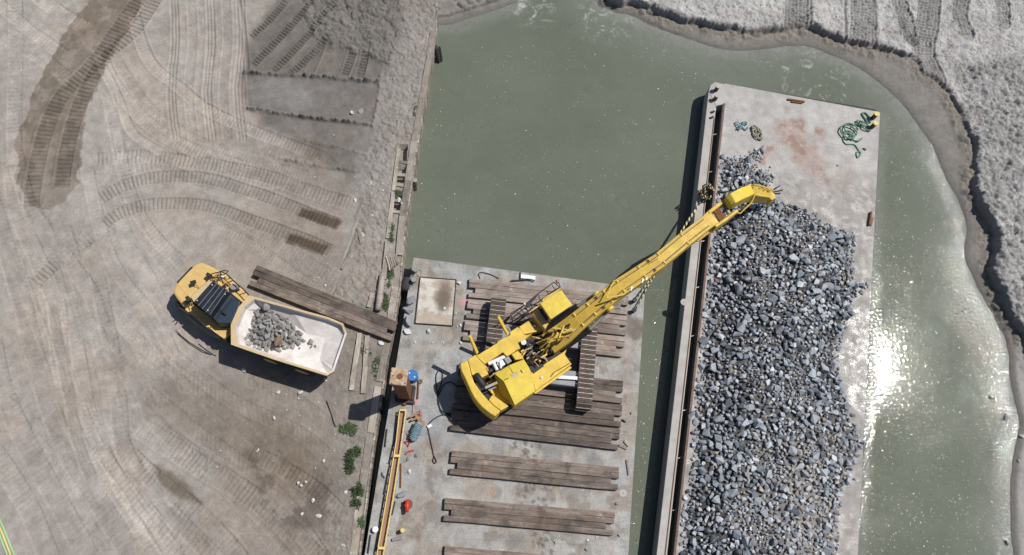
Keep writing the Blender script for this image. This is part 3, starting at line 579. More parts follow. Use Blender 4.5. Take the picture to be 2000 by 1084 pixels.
# left barge
lA = P(808, 503, ZL); lB = P(1260, 564, ZL); lC = ext(lB, P(1227, 1084, ZL), 9); lD = ext(lA, P(712, 1084, ZL), 9)
lb = thing('work_barge', 'grey flat deck work barge carrying the yellow excavator on timber mats', 'barge', ((lA.x + lC.x) / 2, (lA.y + lC.y) / 2, 0))
def rounded(A, B, C, D, r):
    out = []
    for p, c, q in ((D, A, B), (A, B, C)):
        a = c + (p - c).normalized() * r; b = c + (q - c).normalized() * r
        out += [a.lerp(c, .0), (a + b + c * 2) / 4 * 1.0, b]
    return out + [C, D]
mb = MB(); mb.prism([(p.x, p.y, ZL - .052) for p in rounded(lA, lB, lC, lD, .45)], -1.4); mb.build('hull', M['hull'], lb, .03)
def lcol(X, Y):
    c = np.array([.335, .325, .31]) * (1 + .40 * (fbm(X, Y, 2.2, 3, 5)[..., None] - .5)) * (1 + .3 * (fbm(X, Y, .5, 6, 3)[..., None] - .5))
    br = ss(fbm(X, Y, 1.5, 12, 5, .6), .48, .62)[..., None]; c = c * (1 - .6 * br) + np.array([.27, .225, .18]) * .6 * br; b3 = ss(fbm(X, Y, .8, 13, 5, .6), .56, .66)[..., None]; c = c * (1 - .45 * b3) + np.array([.14, .12, .10]) * .45 * b3
    bl = ss(fbm(X, Y, 2.5, 15, 3), .55, .7)[..., None]; c = c * (1 - .4 * bl) + np.array([.30, .33, .37]) * .4 * bl
    for lst, cc, a in ((((1238, 640, 1.0), (1225, 620, .5)), (.16, .135, .12), .85), (((965, 500, .1), (1020, 915, 1.0), (1010, 1060, .8), (1120, 870, .9), (1060, 960, .8)), (.24, .22, .2), .5),
                       (((968, 962, .5), (1000, 1055, .6), (1080, 895, .9), (1160, 900, .8)), (.16, .16, .16), .6), (((904, 590, .32), (808, 782, .4), (806, 770, .25)), (.62, .22, .24), .6),
                       (((960, 960, .45), (930, 895, .3)), (.42, .26, .17), .5), (((815, 715, .4), (790, 775, .4)), (.2, .16, .14), .5)):
        k = spots(X, Y, lst, ZL)[..., None] * a; c = c * (1 - k) + np.array(cc) * k
    # mud lumps printed by the tracks
    k = spots(X, Y, ((1030, 870, 1.3), (1040, 970, 1.5), (1060, 1055, 1.3)), ZL) * ss(clods(X, Y, .26, 8), .35, .5) * .75; c = c * (1 - k[..., None]) + np.array([.13, .11, .09]) * k[..., None]
    return np.clip(c, .03, .7), np.zeros(X.shape) + .1
plates((lA, lB, lC, lD), ZL, 6, 8, lcol, lb, res=.09)

# right barge
GA = [(1388, 165), (1283, 1084)]; GB = [(1399, 207), (1303, 1084)]; TR = [(1415, 203), (1318, 1084)]
def line(pts, z, k=9): a = P(*pts[0], z); b = P(*pts[1], z); return a, ext(a, b, k)
rA, rD = line(GA, ZR); gB, gBe = line(GB, ZR); tR, tRe = line(TR, ZR); rB = P(1718, 218, ZR); rC = ext(rB, P(1675, 1084, ZR), 9)
rb = thing('rock_barge', 'grey deck barge piled with broken grey rock', 'barge', ((rA.x + rC.x) / 2, (rA.y + rC.y) / 2, 0))
outl = [P(1384, 176, ZR), P(1388, 166, ZR), P(1397, 160, ZR)] + [P(1708, 212, ZR), P(1716, 216, ZR), P(1719, 226, ZR), rC, rD]
mb = MB(); mb.prism([(p.x, p.y, .35) for p in outl], -1.4); mb.build('hull', M['trench'], rb, .02)
mb = MB(); mb.prism([(p.x, p.y, ZR) for p in (P(1384, 178, ZR), gB, gBe, rD)], .352); mb.build('gunwale', M['gunwale'], rb, .03)
head = [P(1384.2, 177.5, ZR), P(1388, 166, ZR), P(1397, 160, ZR), P(1415, 164.5, ZR), tR, P(1399.2, 206.6, ZR)]
mb = MB(); mb.prism([(p.x, p.y, ZR + .004) for p in head], .354); mb.build('corner_deck', M['gunwale'], rb, .02)
dA = P(1415.5, 163, ZR)
dk = [dA, P(1708, 212, ZR), P(1716, 216, ZR), P(1719, 226, ZR), rC, tRe, tR]
mb = MB(); mb.prism([(p.x, p.y, ZR - .052) for p in dk], .356); mb.build('deck_frame', M['hull'], rb, .01)
e = (tRe - tR).normalized(); nrm = Vector((-e.y, e.x, 0)); nrm = nrm if nrm.x < 0 else -nrm
mb = MB(); mb.bar(tR + nrm * .03 + Vector((0, 0, .02)), tRe + nrm * .03 + Vector((0, 0, .02)), .13, .10); mb.build('coaming', M['rustred'], rb)
mb = MB(); mb.bar(tR + nrm * .02 + Vector((0, 0, -.6)), tRe + nrm * .02 + Vector((0, 0, -.6)), .05, 1.08); mb.build('trench_wall', M['trench'], rb)  # wall face coloured dark for the shade in the trench
for py in (262, 335, 470, 560, 655, 800, 893, 995):
    t = (py - 165) / (1084 - 165); a = P(lerp(1399, 1303, t) + 1, py + 2, ZR - .3); b = P(lerp(1415, 1318, t) - 1, py - 1, ZR - .3)
    MB().tube([a, b], .035, 6).build('strut', M['steel'], rb)
for dz in (.02,):
    mb = MB(); s0 = P(1386, 200, ZR); mb.bar(P(1395, 230, ZR + .02), ext(P(1395, 230, ZR + .02), P(1299, 1084, ZR + .02), 9), .05, .04); mb.build('weld_strip', M['rust'], rb)
def rcol(X, Y):
    c = np.array([.40, .385, .37]) * (1 + .30 * (fbm(X, Y, 2.0, 23, 5)[..., None] - .5)) * (1 + .3 * (fbm(X, Y, .4, 26, 3)[..., None] - .5))
    rs = spots(X, Y, ((1545, 262, 1.6), (1580, 300, 1.8), (1600, 330, 1.4), (1640, 350, 1.0), (1600, 265, .8), (1500, 300, 1.2), (1690, 380, .8), (1655, 330, .7), (1560, 240, .7)), ZR) * (.35 + .9 * ss(fbm(X, Y, .8, 29, 5), .42, .62))
    k = np.clip(rs, 0, 1)[..., None] * .6; c = c * (1 - k) + np.array([.35, .25, .20]) * k; k2 = (np.clip(rs, 0, 1) * ss(fbm(X, Y, .45, 61, 4, .65), .52, .62))[..., None] * .6; c = c * (1 - k2) + np.array([.25, .15, .115]) * k2
    q = P(1500, 330, ZR); g = ss(-(Y - P(1600, 330, ZR).y) + 2 * (fbm(X, Y, 1.5, 30) - .5), -.5, 2.0); k = (g * .75)[..., None]
    c = c * (1 - k) + np.array([.29, .27, .252]) * (1 + .7 * (fbm(X, Y, .5, 31, 4)[..., None] - .5)) * k
    w_ = g * ss(fbm(X, Y, .30, 36, 4), .38, .62) * ss(fbm(X, Y, 1.6, 37, 3), .30, .55) * .7
    w_ = np.maximum(w_, spots(X, Y, ((1680, 630, 1.5), (1680, 700, 2.2), (1685, 775, 1.6)), ZR) * (.55 + .45 * ss(fbm(X, Y, .22, 39, 3), .4, .55)))
    return np.clip(c, .03, .7), np.clip(w_, 0, 1)
plates((dA, P(1719, 219, ZR), rC, tRe), ZR, 5, 12, rcol, rb, res=.09)

# bollards and deck fittings belong to the barges
def bollard(px, py, r, h, mat, parent, z, cap=True, shaft=None):
    q = P(px, py, z + h); mb = MB(); mb.tube([(q.x, q.y, z - .02), (q.x, q.y, z + h - .06)], r * .8, 14)
    o = mb.build('bollard', shaft or mat, parent)
    mb = MB(); mb.tube([(q.x, q.y, z + h - .06), (q.x, q.y, z + h)], r, 14); mb.build('bollard_cap', mat, o); return o
bollard(1403, 168, .17, .55, M['gunwale'], rb, ZR, shaft=M['rust']); bollard(1401, 186, .17, .55, M['gunwale'], rb, ZR, shaft=M['rust'])
bollard(1396, 214, .10, .3, M['steel'], rb, ZR); bollard(1394, 225, .10, .3, M['steel'], rb, ZR)
bollard(1713, 222, .19, .6, M['yelbollard'], rb, ZR, shaft=M['rust']); bollard(1711, 240, .19, .6, M['yelbollard'], rb, ZR, shaft=M['rust'])
bollard(811, 526, .16, .4, M['greypaint'], lb, ZL); bollard(808, 546, .16, .4, M['greypaint'], lb, ZL)
bollard(1240, 585, .15, .4, M['hull'], lb, ZL); bollard(1239, 605, .15, .4, M['hull'], lb, ZL)
for px, py, par, z in ((1435, 203, rb, ZR), (1336, 590, rb, ZR), (1217, 963, lb, ZL), (756, 905, lb, ZL)):
    q = P(px, py, z + .006); mb = MB(); mb.tube([(q.x, q.y, z - .02), (q.x, q.y, z + .012)], .22, 20); o = mb.build('hatch_cover', M['gunwale'], par)
    MB().tube([(q.x, q.y, z + .01), (q.x, q.y, z + .03)], .03, 8).build('hatch_bolt', M['rust'], o)
q1 = P(1538, 194, ZR + .06); q2 = P(1571, 199, ZR + .06)
mb = MB(); mb.bar(q1, q2, .12, .12); mb.bar(q1.lerp(q2, .2) + Vector((0, -.16, 0)), q1.lerp(q2, .85) + Vector((0, -.14, 0)), .08, .10); mb.build('chock', M['rust'], rb)
mb = MB(); mb.bar(P(1701, 414, ZR + .1), P(1697, 440, ZR + .1), .10, .2); mb.build('cleat', M['rust'], rb)
mb = MB(); mb.bar(P(1703, 425, ZR + .04), P(1699, 440, ZR + .04), .22, .08); mb.build('cleat', M['rustred'], rb)
# low dark tubes left of the gangway, most standing for its shadow line
for a, b in (((776, 812), (770, 870)), ((768, 870), (760, 905)), ((760, 915), (750, 965)), ((751, 968), (742, 1020)), ((744, 1020), (735, 1075)), ((756, 838), (752, 872)), ((724, 1045), (719, 1080))):
    q = P(*a, ZL + .12); r_ = P(*b, ZL + .12); mb = MB(); mb.tube([q - Vector((0, 0, .12)), q, r_, r_ - Vector((0, 0, .12))], .035, 6); mb.build('shadow_line_tube', M['hull'], lb)

# ---------------------------------------------------------------- quay wall
qw = thing('quay_wall', 'weathered timber quay wall holding back the dirt yard', 'quay', P(800, 350, 0))
wall3 = PL(WALL, ZG)
# sheeting planks on the water face
tot = 0; nxt = 0
seg = [(a, b) for a, b in zip(wall3[:-1], wall3[1:])]
for a, b in seg:
    L = (b - a).length; d = (b - a).normalized(); nr = Vector((-d.y, d.x, 0)); nr = nr if nr.x > 0 else -nr; k = max(1, round(L / .34))
    for i in range(k):
        c = a + d * (L * (i + .5) / k) + nr * (.06 + .02 * random.random()); mb = MB(); mb.box((0, 0, 0), L / k - .02, .10, 2.85 + random.uniform(-.05, .05))
        o = mb.build('sheet_plank', M['driftwood'], qw, local=True); o.location = Vector((c.x, c.y, -1.5)) - WL[qw]; o.rotation_euler.z = math.atan2(d.y, d.x)
def timber(a, b, w, h, z, mat, parent, name='timber', dz=0):
    a = P(*a, z); b = P(*b, z); L = (b - a).length; mb = MB(); n = 5; x = [L * (i / n - .5) for i in range(n + 1)]
    vs = []; fs = []
    for i, xx in enumerate(x):
        jw = random.uniform(-.015, .015); jh = random.uniform(-.01, .01)
        vs += [(xx, -w / 2 + jw, 0), (xx, w / 2 + jw, 0), (xx, w / 2 + jw, h + jh), (xx, -w / 2 + jw, h + jh)]
    for i in range(n):
        for k in range(4): fs.append((i * 4 + k, (i + 1) * 4 + k, (i + 1) * 4 + (k + 1) % 4, i * 4 + (k + 1) % 4))
    fs += [(0, 1, 2, 3), (n * 4 + 3, n * 4 + 2, n * 4 + 1, n * 4)]
    mb.add(vs, fs); o = mb.build(name, mat, parent, .012, origin=(0, 0, 0), local=True); c = (a + b) / 2 - Vector((0, 0, h)) + Vector((0, 0, dz))
    o.location = c - wl(parent); o.rotation_euler.z = math.atan2(b.y - a.y, b.x - a.x); WL[o] = c; return o
capx = [(846, 60), (838, 115), (824, 192), (809, 275), (797, 352), (786, 422), (779, 498)]
for a, b in zip(capx[:-1], capx[1:]): timber(a, b, .42, .3, ZG + .13, M['driftwood'], qw, 'cap_timber')
for a, b in (((772, 560), (760, 640)), ((757, 665), (741, 745)), ((738, 755), (724, 845)), ((722, 855), (706, 960)), ((704, 965), (690, 1084))): timber(a, b, .42, .28, ZG + .07, M['driftwood'], qw, 'cap_timber')
for a, b in (((796, 318), (778, 315)), ((792, 342), (774, 340)), ((788, 362), (771, 360)), ((784, 392), (768, 390)), ((781, 414), (765, 412))): timber(a, b, .22, .3, ZG + .10, M['driftwood'], qw, 'cross_timber')
for a, b in (((779, 290), (768, 372)), ((768, 375), (757, 465))): timber(a, b, .25, .3, ZG + .12, M['driftwood'], qw, 'back_timber')
tag(timber((757, 470), (749, 545), .30, .3, ZG + .2, M['driftwood'], None, 'timber_beam'), 'grey timber beam along the quay just north of the log', 'timber')
q = PL([(747, 535), (744, 560), (741, 585), (738, 606)], ZG + .25); mb = MB(); mb.tube(q, [.17, .19, .2, .2], 12)
tag(mb.build('log', M['driftwood'], smooth=True), 'round grey log end beside the quay weeds', 'log')
for a, b, w_, lab in (((727, 572), (720, 600), .25, 'short plank on the dirt left of the round log'), ((734, 565), (740, 580), .12, 'thin splintered stick leaning by the round log'),
                     ((703, 650), (686, 762), .30, 'long grey plank running down from the timber mat ramp beside the truck tail'), ((717, 655), (709, 768), .28, 'second grey plank running down from the ramp, nearer the quay'),
                     ((641, 780), (658, 832), .16, 'bent grey driftwood branch on the dirt left of the pile shadow'), ((698, 445), (706, 476), .14, 'dark stick lying in the clods above the ramp'),
                     ((667, 525), (698, 460), .12, 'old half buried pole in the dirt above the ramp')):
    tag(timber(a, b, w_, .12, ZG + .14, M['driftwood'], None, 'plank'), lab, 'plank')
# ribbed scrap sheet by the fender
cs = thing('scrap_panel', 'small panel of grey slats lying on the quay above the weeds', 'panel', P(766, 510, ZG))
for i in range(6):
    a = (755 + i * 3.6, 497 - i * 1.0 + 3); b = (762 + i * 3.6, 528 - i * 3.0); timber(a, b, .10, .05, ZG + .3, M['driftwood'], cs, 'slat')
# fender hanging in the gap
fa = P(797, 543, 1.1); fb = P(791, 569, 1.1); mb = MB(); mb.tube([fa, fa.lerp(fb, .15), fa.lerp(fb, .85), fb], [.2, .33, .33, .2], 14)
fd = thing('fender', 'dark rubber fender hanging between quay and barge', 'fender', fa); mb.build('fender_body', M['rubber'], fd, smooth=True)
for a, b in ((P(797, 544, 1.25), P(812, 533, ZL + .3)), (P(793, 566, 1.25), P(810, 552, ZL + .3))): MB().tube([a, (a + b) / 2 - Vector((0, 0, .1)), b], .03, 5).build('chain', M['steel'], fd)
mb = MB(); q = P(805, 348, 1.5); mb.tube([(q.x + .15, q.y, -1), (q.x + .15, q.y, 1.2), (q.x + .15, q.y, 1.28)], [.2, .18, .15], 12); tag(mb.build('mooring_pile', M['driftwood']), 'short round pile stub against the outer face of the quay', 'pile')
mb = MB(); q = P(850, 92, 1.1); mb.tube([(q.x, q.y + .3, .9), (q.x + .05, q.y, .95), (q.x + .25, q.y - .5, .1)], [.1, .22, .12], 8); mb.tube([(q.x + .3, q.y + .2, .9), (q.x + .45, q.y - .4, .1)], .08, 6)
tag(mb.build('hanging_tyre_scrap', M['rubber']), 'black scrap rubber hanging off the quay near the beach', 'scrap')

# ---------------------------------------------------------------- timber mats
def mat(corners, z, h, material, name, label, nb=4, group=None, notch=(.42, .45), seams=True):
    TL, TRr, BR, BL = corners; c = P((TL[0] + BR[0]) / 2, (TL[1] + BR[1]) / 2, z - h); th = thing(name, label, 'timber mat', c, group)
    a0, a1, b0, b1 = P(*TL, z), P(*TRr, z), P(*BL, z), P(*BR, z); wd = ((a0 - b0).length + (a1 - b1).length) / 2 / nb
    for i in range(nb):
        t = (i + .5) / nb; p = a0.lerp(b0, t); q = a1.lerp(b1, t); d = (q - p).normalized()
        s = notch[0] if i == notch_row(nb) else random.uniform(0, .03); e = notch[1] if i == notch_row(nb) else random.uniform(0, .04)
        p = p + d * s; q = q - d * e; L = (q - p).length; mb = MB(); n = 8; vs = []; fs = []
        for k in range(n + 1):
            x = L * (k / n - .5); j = random.uniform(-.014, .014); jh = random.uniform(-.03, .006); w_ = wd - .012
            vs += [(x, -w_ / 2 + j, 0), (x, w_ / 2 + j, 0), (x, w_ / 2 + j, h + jh), (x, -w_ / 2 + j, h + jh)]
        for k in range(n):
            for r in range(4): fs.append((k * 4 + r, (k + 1) * 4 + r, (k + 1) * 4 + (r + 1) % 4, k * 4 + (r + 1) % 4))
        fs += [(0, 1, 2, 3), (n * 4 + 3, n * 4 + 2, n * 4 + 1, n * 4)]; mb.add(vs, fs)
        o = mb.build('timber', material, th, .012, origin=(0, 0, 0), local=True); m_ = (p + q) / 2; o.location = Vector((m_.x, m_.y, z - h + random.uniform(0, .012))) - c; o.rotation_euler.z = math.atan2(d.y, d.x)
    for t in (.12, .5, .88):   # through bolts joining the timbers
        p = a0.lerp(a1, t); q = b0.lerp(b1, t); MB().bar((p.x, p.y, z - h * .5), (q.x, q.y, z - h * .5), .04, .04).build('tie_bolt', M['rust'], th)
    return th
def notch_row(nb): return 2
ZM = ZL + .30
G = 'timber mats on the work barge deck'
mats = [(((917, 542), (1228, 578), (1225, 614), (914, 580)), 'matpale', 'topmost timber mat at the head of the work barge, under the cab side'),
        (((914, 583), (1225, 617), (1223, 655), (909, 621)), 'matpale', 'second timber mat from the top, crossing under the tracks'),
        (((908, 624), (1222, 658), (1214, 697), (903, 664)), 'matpale', 'third timber mat from the top, above the bare deck strip'),
        (((897, 709), (1218, 744), (1216, 788), (892, 752)), 'matwood', 'timber mat just below the bare deck strip under the counterweight'),
        (((892, 755), (1216, 791), (1213, 834), (882, 797)), 'matwood', 'timber mat under the rear end of the tracks'),
        (((881, 800), (1212, 837), (1207, 879), (878, 840)), 'matwood', 'lowest mat of the block touching the tracks, fully visible bottom edge'),
        (((882, 880), (1210, 912), (1208, 958), (877, 926)), 'matwood', 'first separate timber mat below the excavator, reddish at its left end'),
        (((868, 972), (1203, 1000), (1197, 1046), (866, 1017)), 'matwood', 'second separate timber mat below the excavator with a splash of white dust'),
        (((868, 1066), (1200, 1096), (1196, 1142), (865, 1111)), 'matwood', 'timber mat cut by the bottom edge of the photo')]
for c, mt, lab in mats: mat(c, ZM, .30, M[mt], 'timber_mat', lab, group=G)
mat(((502, 517), (777, 629), (765, 666), (484, 556)), ZG + .42, .30, M['matwood'], 'timber_mat', 'long brown timber mat lying on the dirt between truck and quay as a ramp', notch=(.45, .5))

# ---------------------------------------------------------------- rocks
def rockmesh(seed, sx=1., sy=1., sz=.8):
    r = random.Random(seed); bm = bmesh.new()
    for _ in range(13):
        v = Vector((r.gauss(0, 1), r.gauss(0, 1), r.gauss(0, 1))).normalized() * r.uniform(.82, 1.05); bm.verts.new((v.x * sx, v.y * sy, v.z * sz))
    bmesh.ops.convex_hull(bm, input=bm.verts); bmesh.ops.delete(bm, geom=[v for v in bm.verts if not v.link_faces], context='VERTS')
    bmesh.ops.triangulate(bm, faces=bm.faces[:]); bmesh.ops.recalc_face_normals(bm, faces=bm.faces)
    me = bpy.data.meshes.new('rock'); bm.to_mesh(me); bm.free(); return me
ROCKS = [rockmesh(i, 1, random.uniform(.6, .9), random.uniform(.55, .8)) for i in range(16)]
def rockset(material):
    out = []
    for me in ROCKS: c = me.copy(); c.materials.append(material); out.append(c)
    return out
RS = {k: rockset(M[k]) for k in ('rock', 'rocktruck', 'rockpale', 'rockgrey', 'rockbrown')}
def rock(x, y, z, r, kind, label, group=None, name='rock', cat='rock', flat=1.0):
    o = bpy.data.objects.new(name, random.choice(RS[kind])); COL.objects.link(o); o.location = (x, y, z)
    o.rotation_euler = (random.uniform(-.5, .5), random.uniform(-.5, .5), random.uniform(0, 6.28)); o.scale = (r, r * random.uniform(.85, 1.1), r * flat * random.uniform(.85, 1.15))
    return tag(o, label, cat, group)

# the heap on the right barge
PILE = [(1412, 306), (1450, 303), (1478, 288), (1498, 280), (1490, 305), (1480, 325), (1512, 332), (1512, 352), (1505, 372), (1530, 392), (1560, 400), (1600, 420), (1640, 448), (1672, 452), (1668, 500), (1672, 545), (1700, 555), (1672, 590), (1655, 640), (1640, 680), (1640, 720), (1655, 770), (1672, 830), (1690, 870), (1668, 915), (1648, 960), (1640, 1020), (1640, 1084), (1640, 1200), (1322, 1200), (1334, 1040), (1341, 970), (1350, 940), (1358, 870), (1362, 780), (1369, 700), (1384, 560), (1397, 430), (1406, 350)]
pw = W2(PILE, ZR + .2)
def pileh(X, Y):
    X = np.atleast_1d(np.asarray(X, float)); Y = np.atleast_1d(np.asarray(Y, float))
    ins = inside(X, Y, pw); d, _, _ = polydist(X, Y, np.vstack([pw, pw[:1]])); sdv = np.where(ins, d, -d)
    h = .95 * ss(sdv, -.1, 3.6) * (.55 + .9 * (fbm(X, Y, 3.2, 55, 3) - .1)) + .10 * ss(sdv, 0, .5)
    return np.where(sdv > -.3, h, -.3), sdv
xs = np.arange(pw[:, 0].min() - .4, pw[:, 0].max() + .4, .13); ys = np.arange(-4, pw[:, 1].max() + .4, .13); X, Y = np.meshgrid(xs, ys)
hh, sdv = pileh(X.ravel(), Y.ravel()); hh = hh.reshape(X.shape); sdv = sdv.reshape(X.shape); Zp = ZR + hh - .13 + .12 * clods(X, Y, .3, 3); Zp = np.where(sdv < .0, ZR - .10, Zp)
nr, nc = X.shape; fm = (np.maximum.reduce([sdv[:-1, :-1], sdv[1:, :-1], sdv[:-1, 1:], sdv[1:, 1:]]) > -.15); idx = np.arange(nr * nc).reshape(nr, nc)
qf = np.stack([idx[:-1, :-1][fm], idx[:-1, 1:][fm], idx[1:, 1:][fm], idx[1:, :-1][fm]], 1); used = np.unique(qf); rm = np.full(nr * nc, -1); rm[used] = np.arange(len(used)); qf = rm[qf]
me = bpy.data.meshes.new('gravel_fines'); me.from_pydata(np.stack([X.ravel()[used], Y.ravel()[used], Zp.ravel()[used]], 1).tolist(), [], qf.tolist())
DIRTY = ((1600, 445, .9), (1550, 405, .8), (1560, 765, 1.5), (1500, 900, 1.3), (1390, 745, .7), (1590, 900, 1.0), (1480, 1040, 1.2), (1440, 720, .6)); dirt = fbm(X, Y, 1.6, 57, 4) + .30 * spots(X, Y, DIRTY, ZR + .6); cc = np.array([.10, .097, .095]) * np.ones(X.shape + (1,)) ; kd = ss(dirt, .5, .68)[..., None]; cc = cc * (1 - kd) + np.array([.19, .17, .15]) * kd; qz = P(1580, 1010, ZR); ku = np.clip(1 - np.hypot((X - qz.x) / 6., (Y - qz.y) / 8.), 0, 1)[..., None]; cc = cc * (1 - ku) + np.array([.33, .31, .285]) * ku
c4 = np.ones((len(used), 4), np.float32); c4[:, :3] = cc.reshape(-1, 3)[used]; at = me.attributes.new('col', 'FLOAT_COLOR', 'POINT'); at.data.foreach_set('color', c4.ravel())
at = me.attributes.new('wet', 'FLOAT', 'POINT'); at.data.foreach_set('value', np.full(len(used), .3, np.float32)); me.materials.append(M['fines'])
o = bpy.data.objects.new('gravel_fines', me); COL.objects.link(o); tag(o, 'dark crushed fines packed between the rocks of the barge heap', 'gravel', kind='stuff')
cand = []; rr = random.Random(5)
x0, x1, y0, y1 = pw[:, 0].min(), pw[:, 0].max(), -3.2, pw[:, 1].max(); cell = {}
N = 36000; cx = np.array([rr.uniform(x0, x1) for _ in range(N)]); cy = np.array([rr.uniform(y0, y1) for _ in range(N)]); ch, cs_ = pileh(cx, cy)
fn = fbm(cx, cy, 1.6, 57, 4) + .30 * spots(cx, cy, DIRTY, ZR + .6)
for i in range(N):
    if cs_[i] < -.05: continue
    r = min(.44, max(.10, rr.lognormvariate(math.log(.205), .42)))
    if fn[i] > .60 and r > .12 and rr.random() < .6: r = .10
    if cs_[i] < .5: r *= .9
    if cs_[i] < 1.1 and cx[i] > 14 and rr.random() < .35: continue
    gx, gy = int(cx[i] / .5), int(cy[i] / .5); ok = True
    for a in (-1, 0, 1):
        for b in (-1, 0, 1):
            for (qx, qy, qr) in cell.get((gx + a, gy + b), ()):
                if (qx - cx[i]) ** 2 + (qy - cy[i]) ** 2 < (.55 * (r + qr)) ** 2: ok = False; break
            if not ok: break
        if not ok: break
    if ok: cell.setdefault((gx, gy), []).append((cx[i], cy[i], r)); cand.append((r, cx[i], cy[i], ZR + max(0, ch[i])))
cand.sort(reverse=True)
inview = [c for c in cand if c[2] > -.9]; rest = [c for c in cand if c[2] <= -.9]
for c in inview[:150]: rock(c[1], c[2], c[3] + c[0] * .30, c[0], 'rock', 'angular grey rock among the larger ones of the heap on the rock barge', 'larger rocks of the barge heap')
mb = MB()
base = [([tuple(v.co) for v in me.vertices], [tuple(p.vertices) for p in me.polygons]) for me in ROCKS]
lst = inview[150:] + rest
qd = P(1580, 1010, ZR)
def dusty(x, y): return max(0, 1 - math.hypot((x - qd.x) / 6.0, (y - qd.y) / 8.0)) * 1.1
vs = []; fs = []; mi = []; k0 = 0
pal = []
for gcol in ((.11, .125, .15), (.22, .245, .282), (.32, .35, .392), (.43, .46, .50), (.60, .62, .65), (.36, .31, .27), (.42, .40, .375)):
    pal.append(rockmat('heap rock', tuple(v * .85 for v in gcol), tuple(v * 1.15 for v in gcol), .5, .5))
for r, x, y, z in lst:
    bv, bf = base[rr.randrange(16)]; mt = Matrix.Rotation(rr.uniform(0, 6.28), 3, 'Z') @ Matrix.Rotation(rr.uniform(-.6, .6), 3, 'X') @ Matrix.Rotation(rr.uniform(-.6, .6), 3, 'Y')
    for v in bv: p = mt @ Vector((v[0] * r, v[1] * r, v[2] * r)); vs.append((p.x + x, p.y + y, p.z + z + r * .22))
    fs += [tuple(i + k0 for i in f) for f in bf]; mi += [rr.choices(range(7), (2, 4, 5, 4, 2, .5, .3) if rr.random() > dusty(x, y) else (.3, 1, 3, 5, 3, 2, 8))[0]] * len(bf); k0 += len(bv)
me = bpy.data.meshes.new('rock_heap'); me.from_pydata(vs, [], fs)
for p_ in pal: me.materials.append(p_)
me.polygons.foreach_set('material_index', mi); o = bpy.data.objects.new('rock_heap', me); COL.objects.link(o)
tag(o, 'mass of smaller broken grey rocks heaped on the rock barge deck', 'rocks', kind='stuff'); print('rocks', len(cand))
for px, py, r, k, lab in ((1398, 547, .24, 'rockbrown', 'tan brown rock at the left edge of the barge heap beside the rusty coaming'), (1398, 590, .18, 'rockbrown', 'smaller tan rock below the brown one at the heap left edge'),
                          (1352, 812, .34, 'rockgrey', 'large flat grey block against the coaming near the lower left of the heap'), (1690, 290, .17, 'rockgrey', 'lone dark square chunk on the clean deck below the green rope'),
                          (1505, 325, .12, 'rock', 'lone dark stone on deck at the upper tip of the heap'), (1670, 868, .20, 'rockgrey', 'grey rock at the right edge of the barge deck, lower part of heap'),
                          (1668, 898, .16, 'rock', 'small dark rock alone on the wet right side deck'), (1671, 935, .14, 'rock', 'lowest lone dark rock on the right side deck'), (1660, 880, .13, 'rock', 'small stone left of the lone dark rocks at the deck edge'), (1637, 322, .12, 'rock', 'small dark stone on the rust stained deck')):
    q = P(px, py, ZR + .1); rock(q.x, q.y, ZR + r * .45, r, k, lab)

# loose rocks on the work barge
for px, py, r, k, lab in ((803, 588, .42, 'rockgrey', 'large grey rock at the barge edge beside the sand box, uppermost of three'), (798, 606, .38, 'rockgrey', 'large grey rock in the middle of three by the sand box'),
        (797, 628, .46, 'rockgrey', 'biggest grey rock, lowest of the three beside the sand box'), (796, 648, .28, 'rockpale', 'white rock just below the sand box corner at the barge edge'), (838, 647, .20, 'rockpale', 'white rock alone below the sand box'),
        (897, 552, .17, 'rockpale', 'white rock at the top right corner of the sand box'), (893, 566, .09, 'rockpale', 'small white stone below the corner rock of the sand box'), (890, 611, .10, 'rockpale', 'small white stone right of the sand box'),
        (899, 634, .12, 'rockpale', 'white stone by the end of the third timber mat'), (893, 637, .07, 'rockpale', 'tiny white stone left of the third mat end'), (900, 669, .14, 'rockpale', 'white stone at the lower end corner of the third mat'),
        (810, 668, .11, 'rockpale', 'small white stone on deck left above the rusty pile'), (845, 669, .07, 'rockpale', 'tiny white stone on the bare deck above the drum'), (866, 669, .08, 'rockpale', 'tiny white stone between sand box and mats'),
        (867, 602, .17, 'rockpale', 'white rock lying in the sand box'), (1222, 820, .22, 'rockgrey', 'grey rock at the right barge edge near the mat end'), (1233, 807, .12, 'rockgrey', 'smaller grey stone beside the rock at the right barge edge'),
        (1205, 984, .14, 'rockgrey', 'grey stone right of the dusty mat top corner'), (1210, 1046, .12, 'rockgrey', 'grey stone right of the dusty mat lower corner'), (1167, 1050, .10, 'rockpale', 'white stone just under the dusty mat'),
        (1148, 1055, .10, 'rockpale', 'pale stone under the dusty mat, left of another'), (1145, 1073, .13, 'rockgrey', 'grey stone near the bottom of the photo right of the mats'), (1093, 1047, .06, 'rockpale', 'tiny white stone under the middle of the dusty mat'),
        (750, 928, .24, 'rockgrey', 'dark grey flat rock left of the yellow gangway'), (797, 848, .15, 'rockgrey', 'grey rock between gangway and rope bundle'), (797, 896, .14, 'rockgrey', 'grey stone right of the gangway below the red tool'),
        (814, 889, .16, 'rockgrey', 'flat grey stone below the rope bundle'), (800, 921, .16, 'rockpale', 'whitish chipped rock right of the gangway middle'), (1258, 540, .01, 'rockpale', '')):
    if not lab: continue
    q = P(px, py, ZL + .1); rock(q.x, q.y, ZL + r * .45, r, k, lab, flat=.8)
q = P(788, 966, ZL + .1); o = rock(q.x, q.y, ZL + .15, .24, 'rockgrey', 'long grey bag shaped rock above the red tool'); o.scale = (.5, .22, .25); o.rotation_euler = (0, 0, R(18))
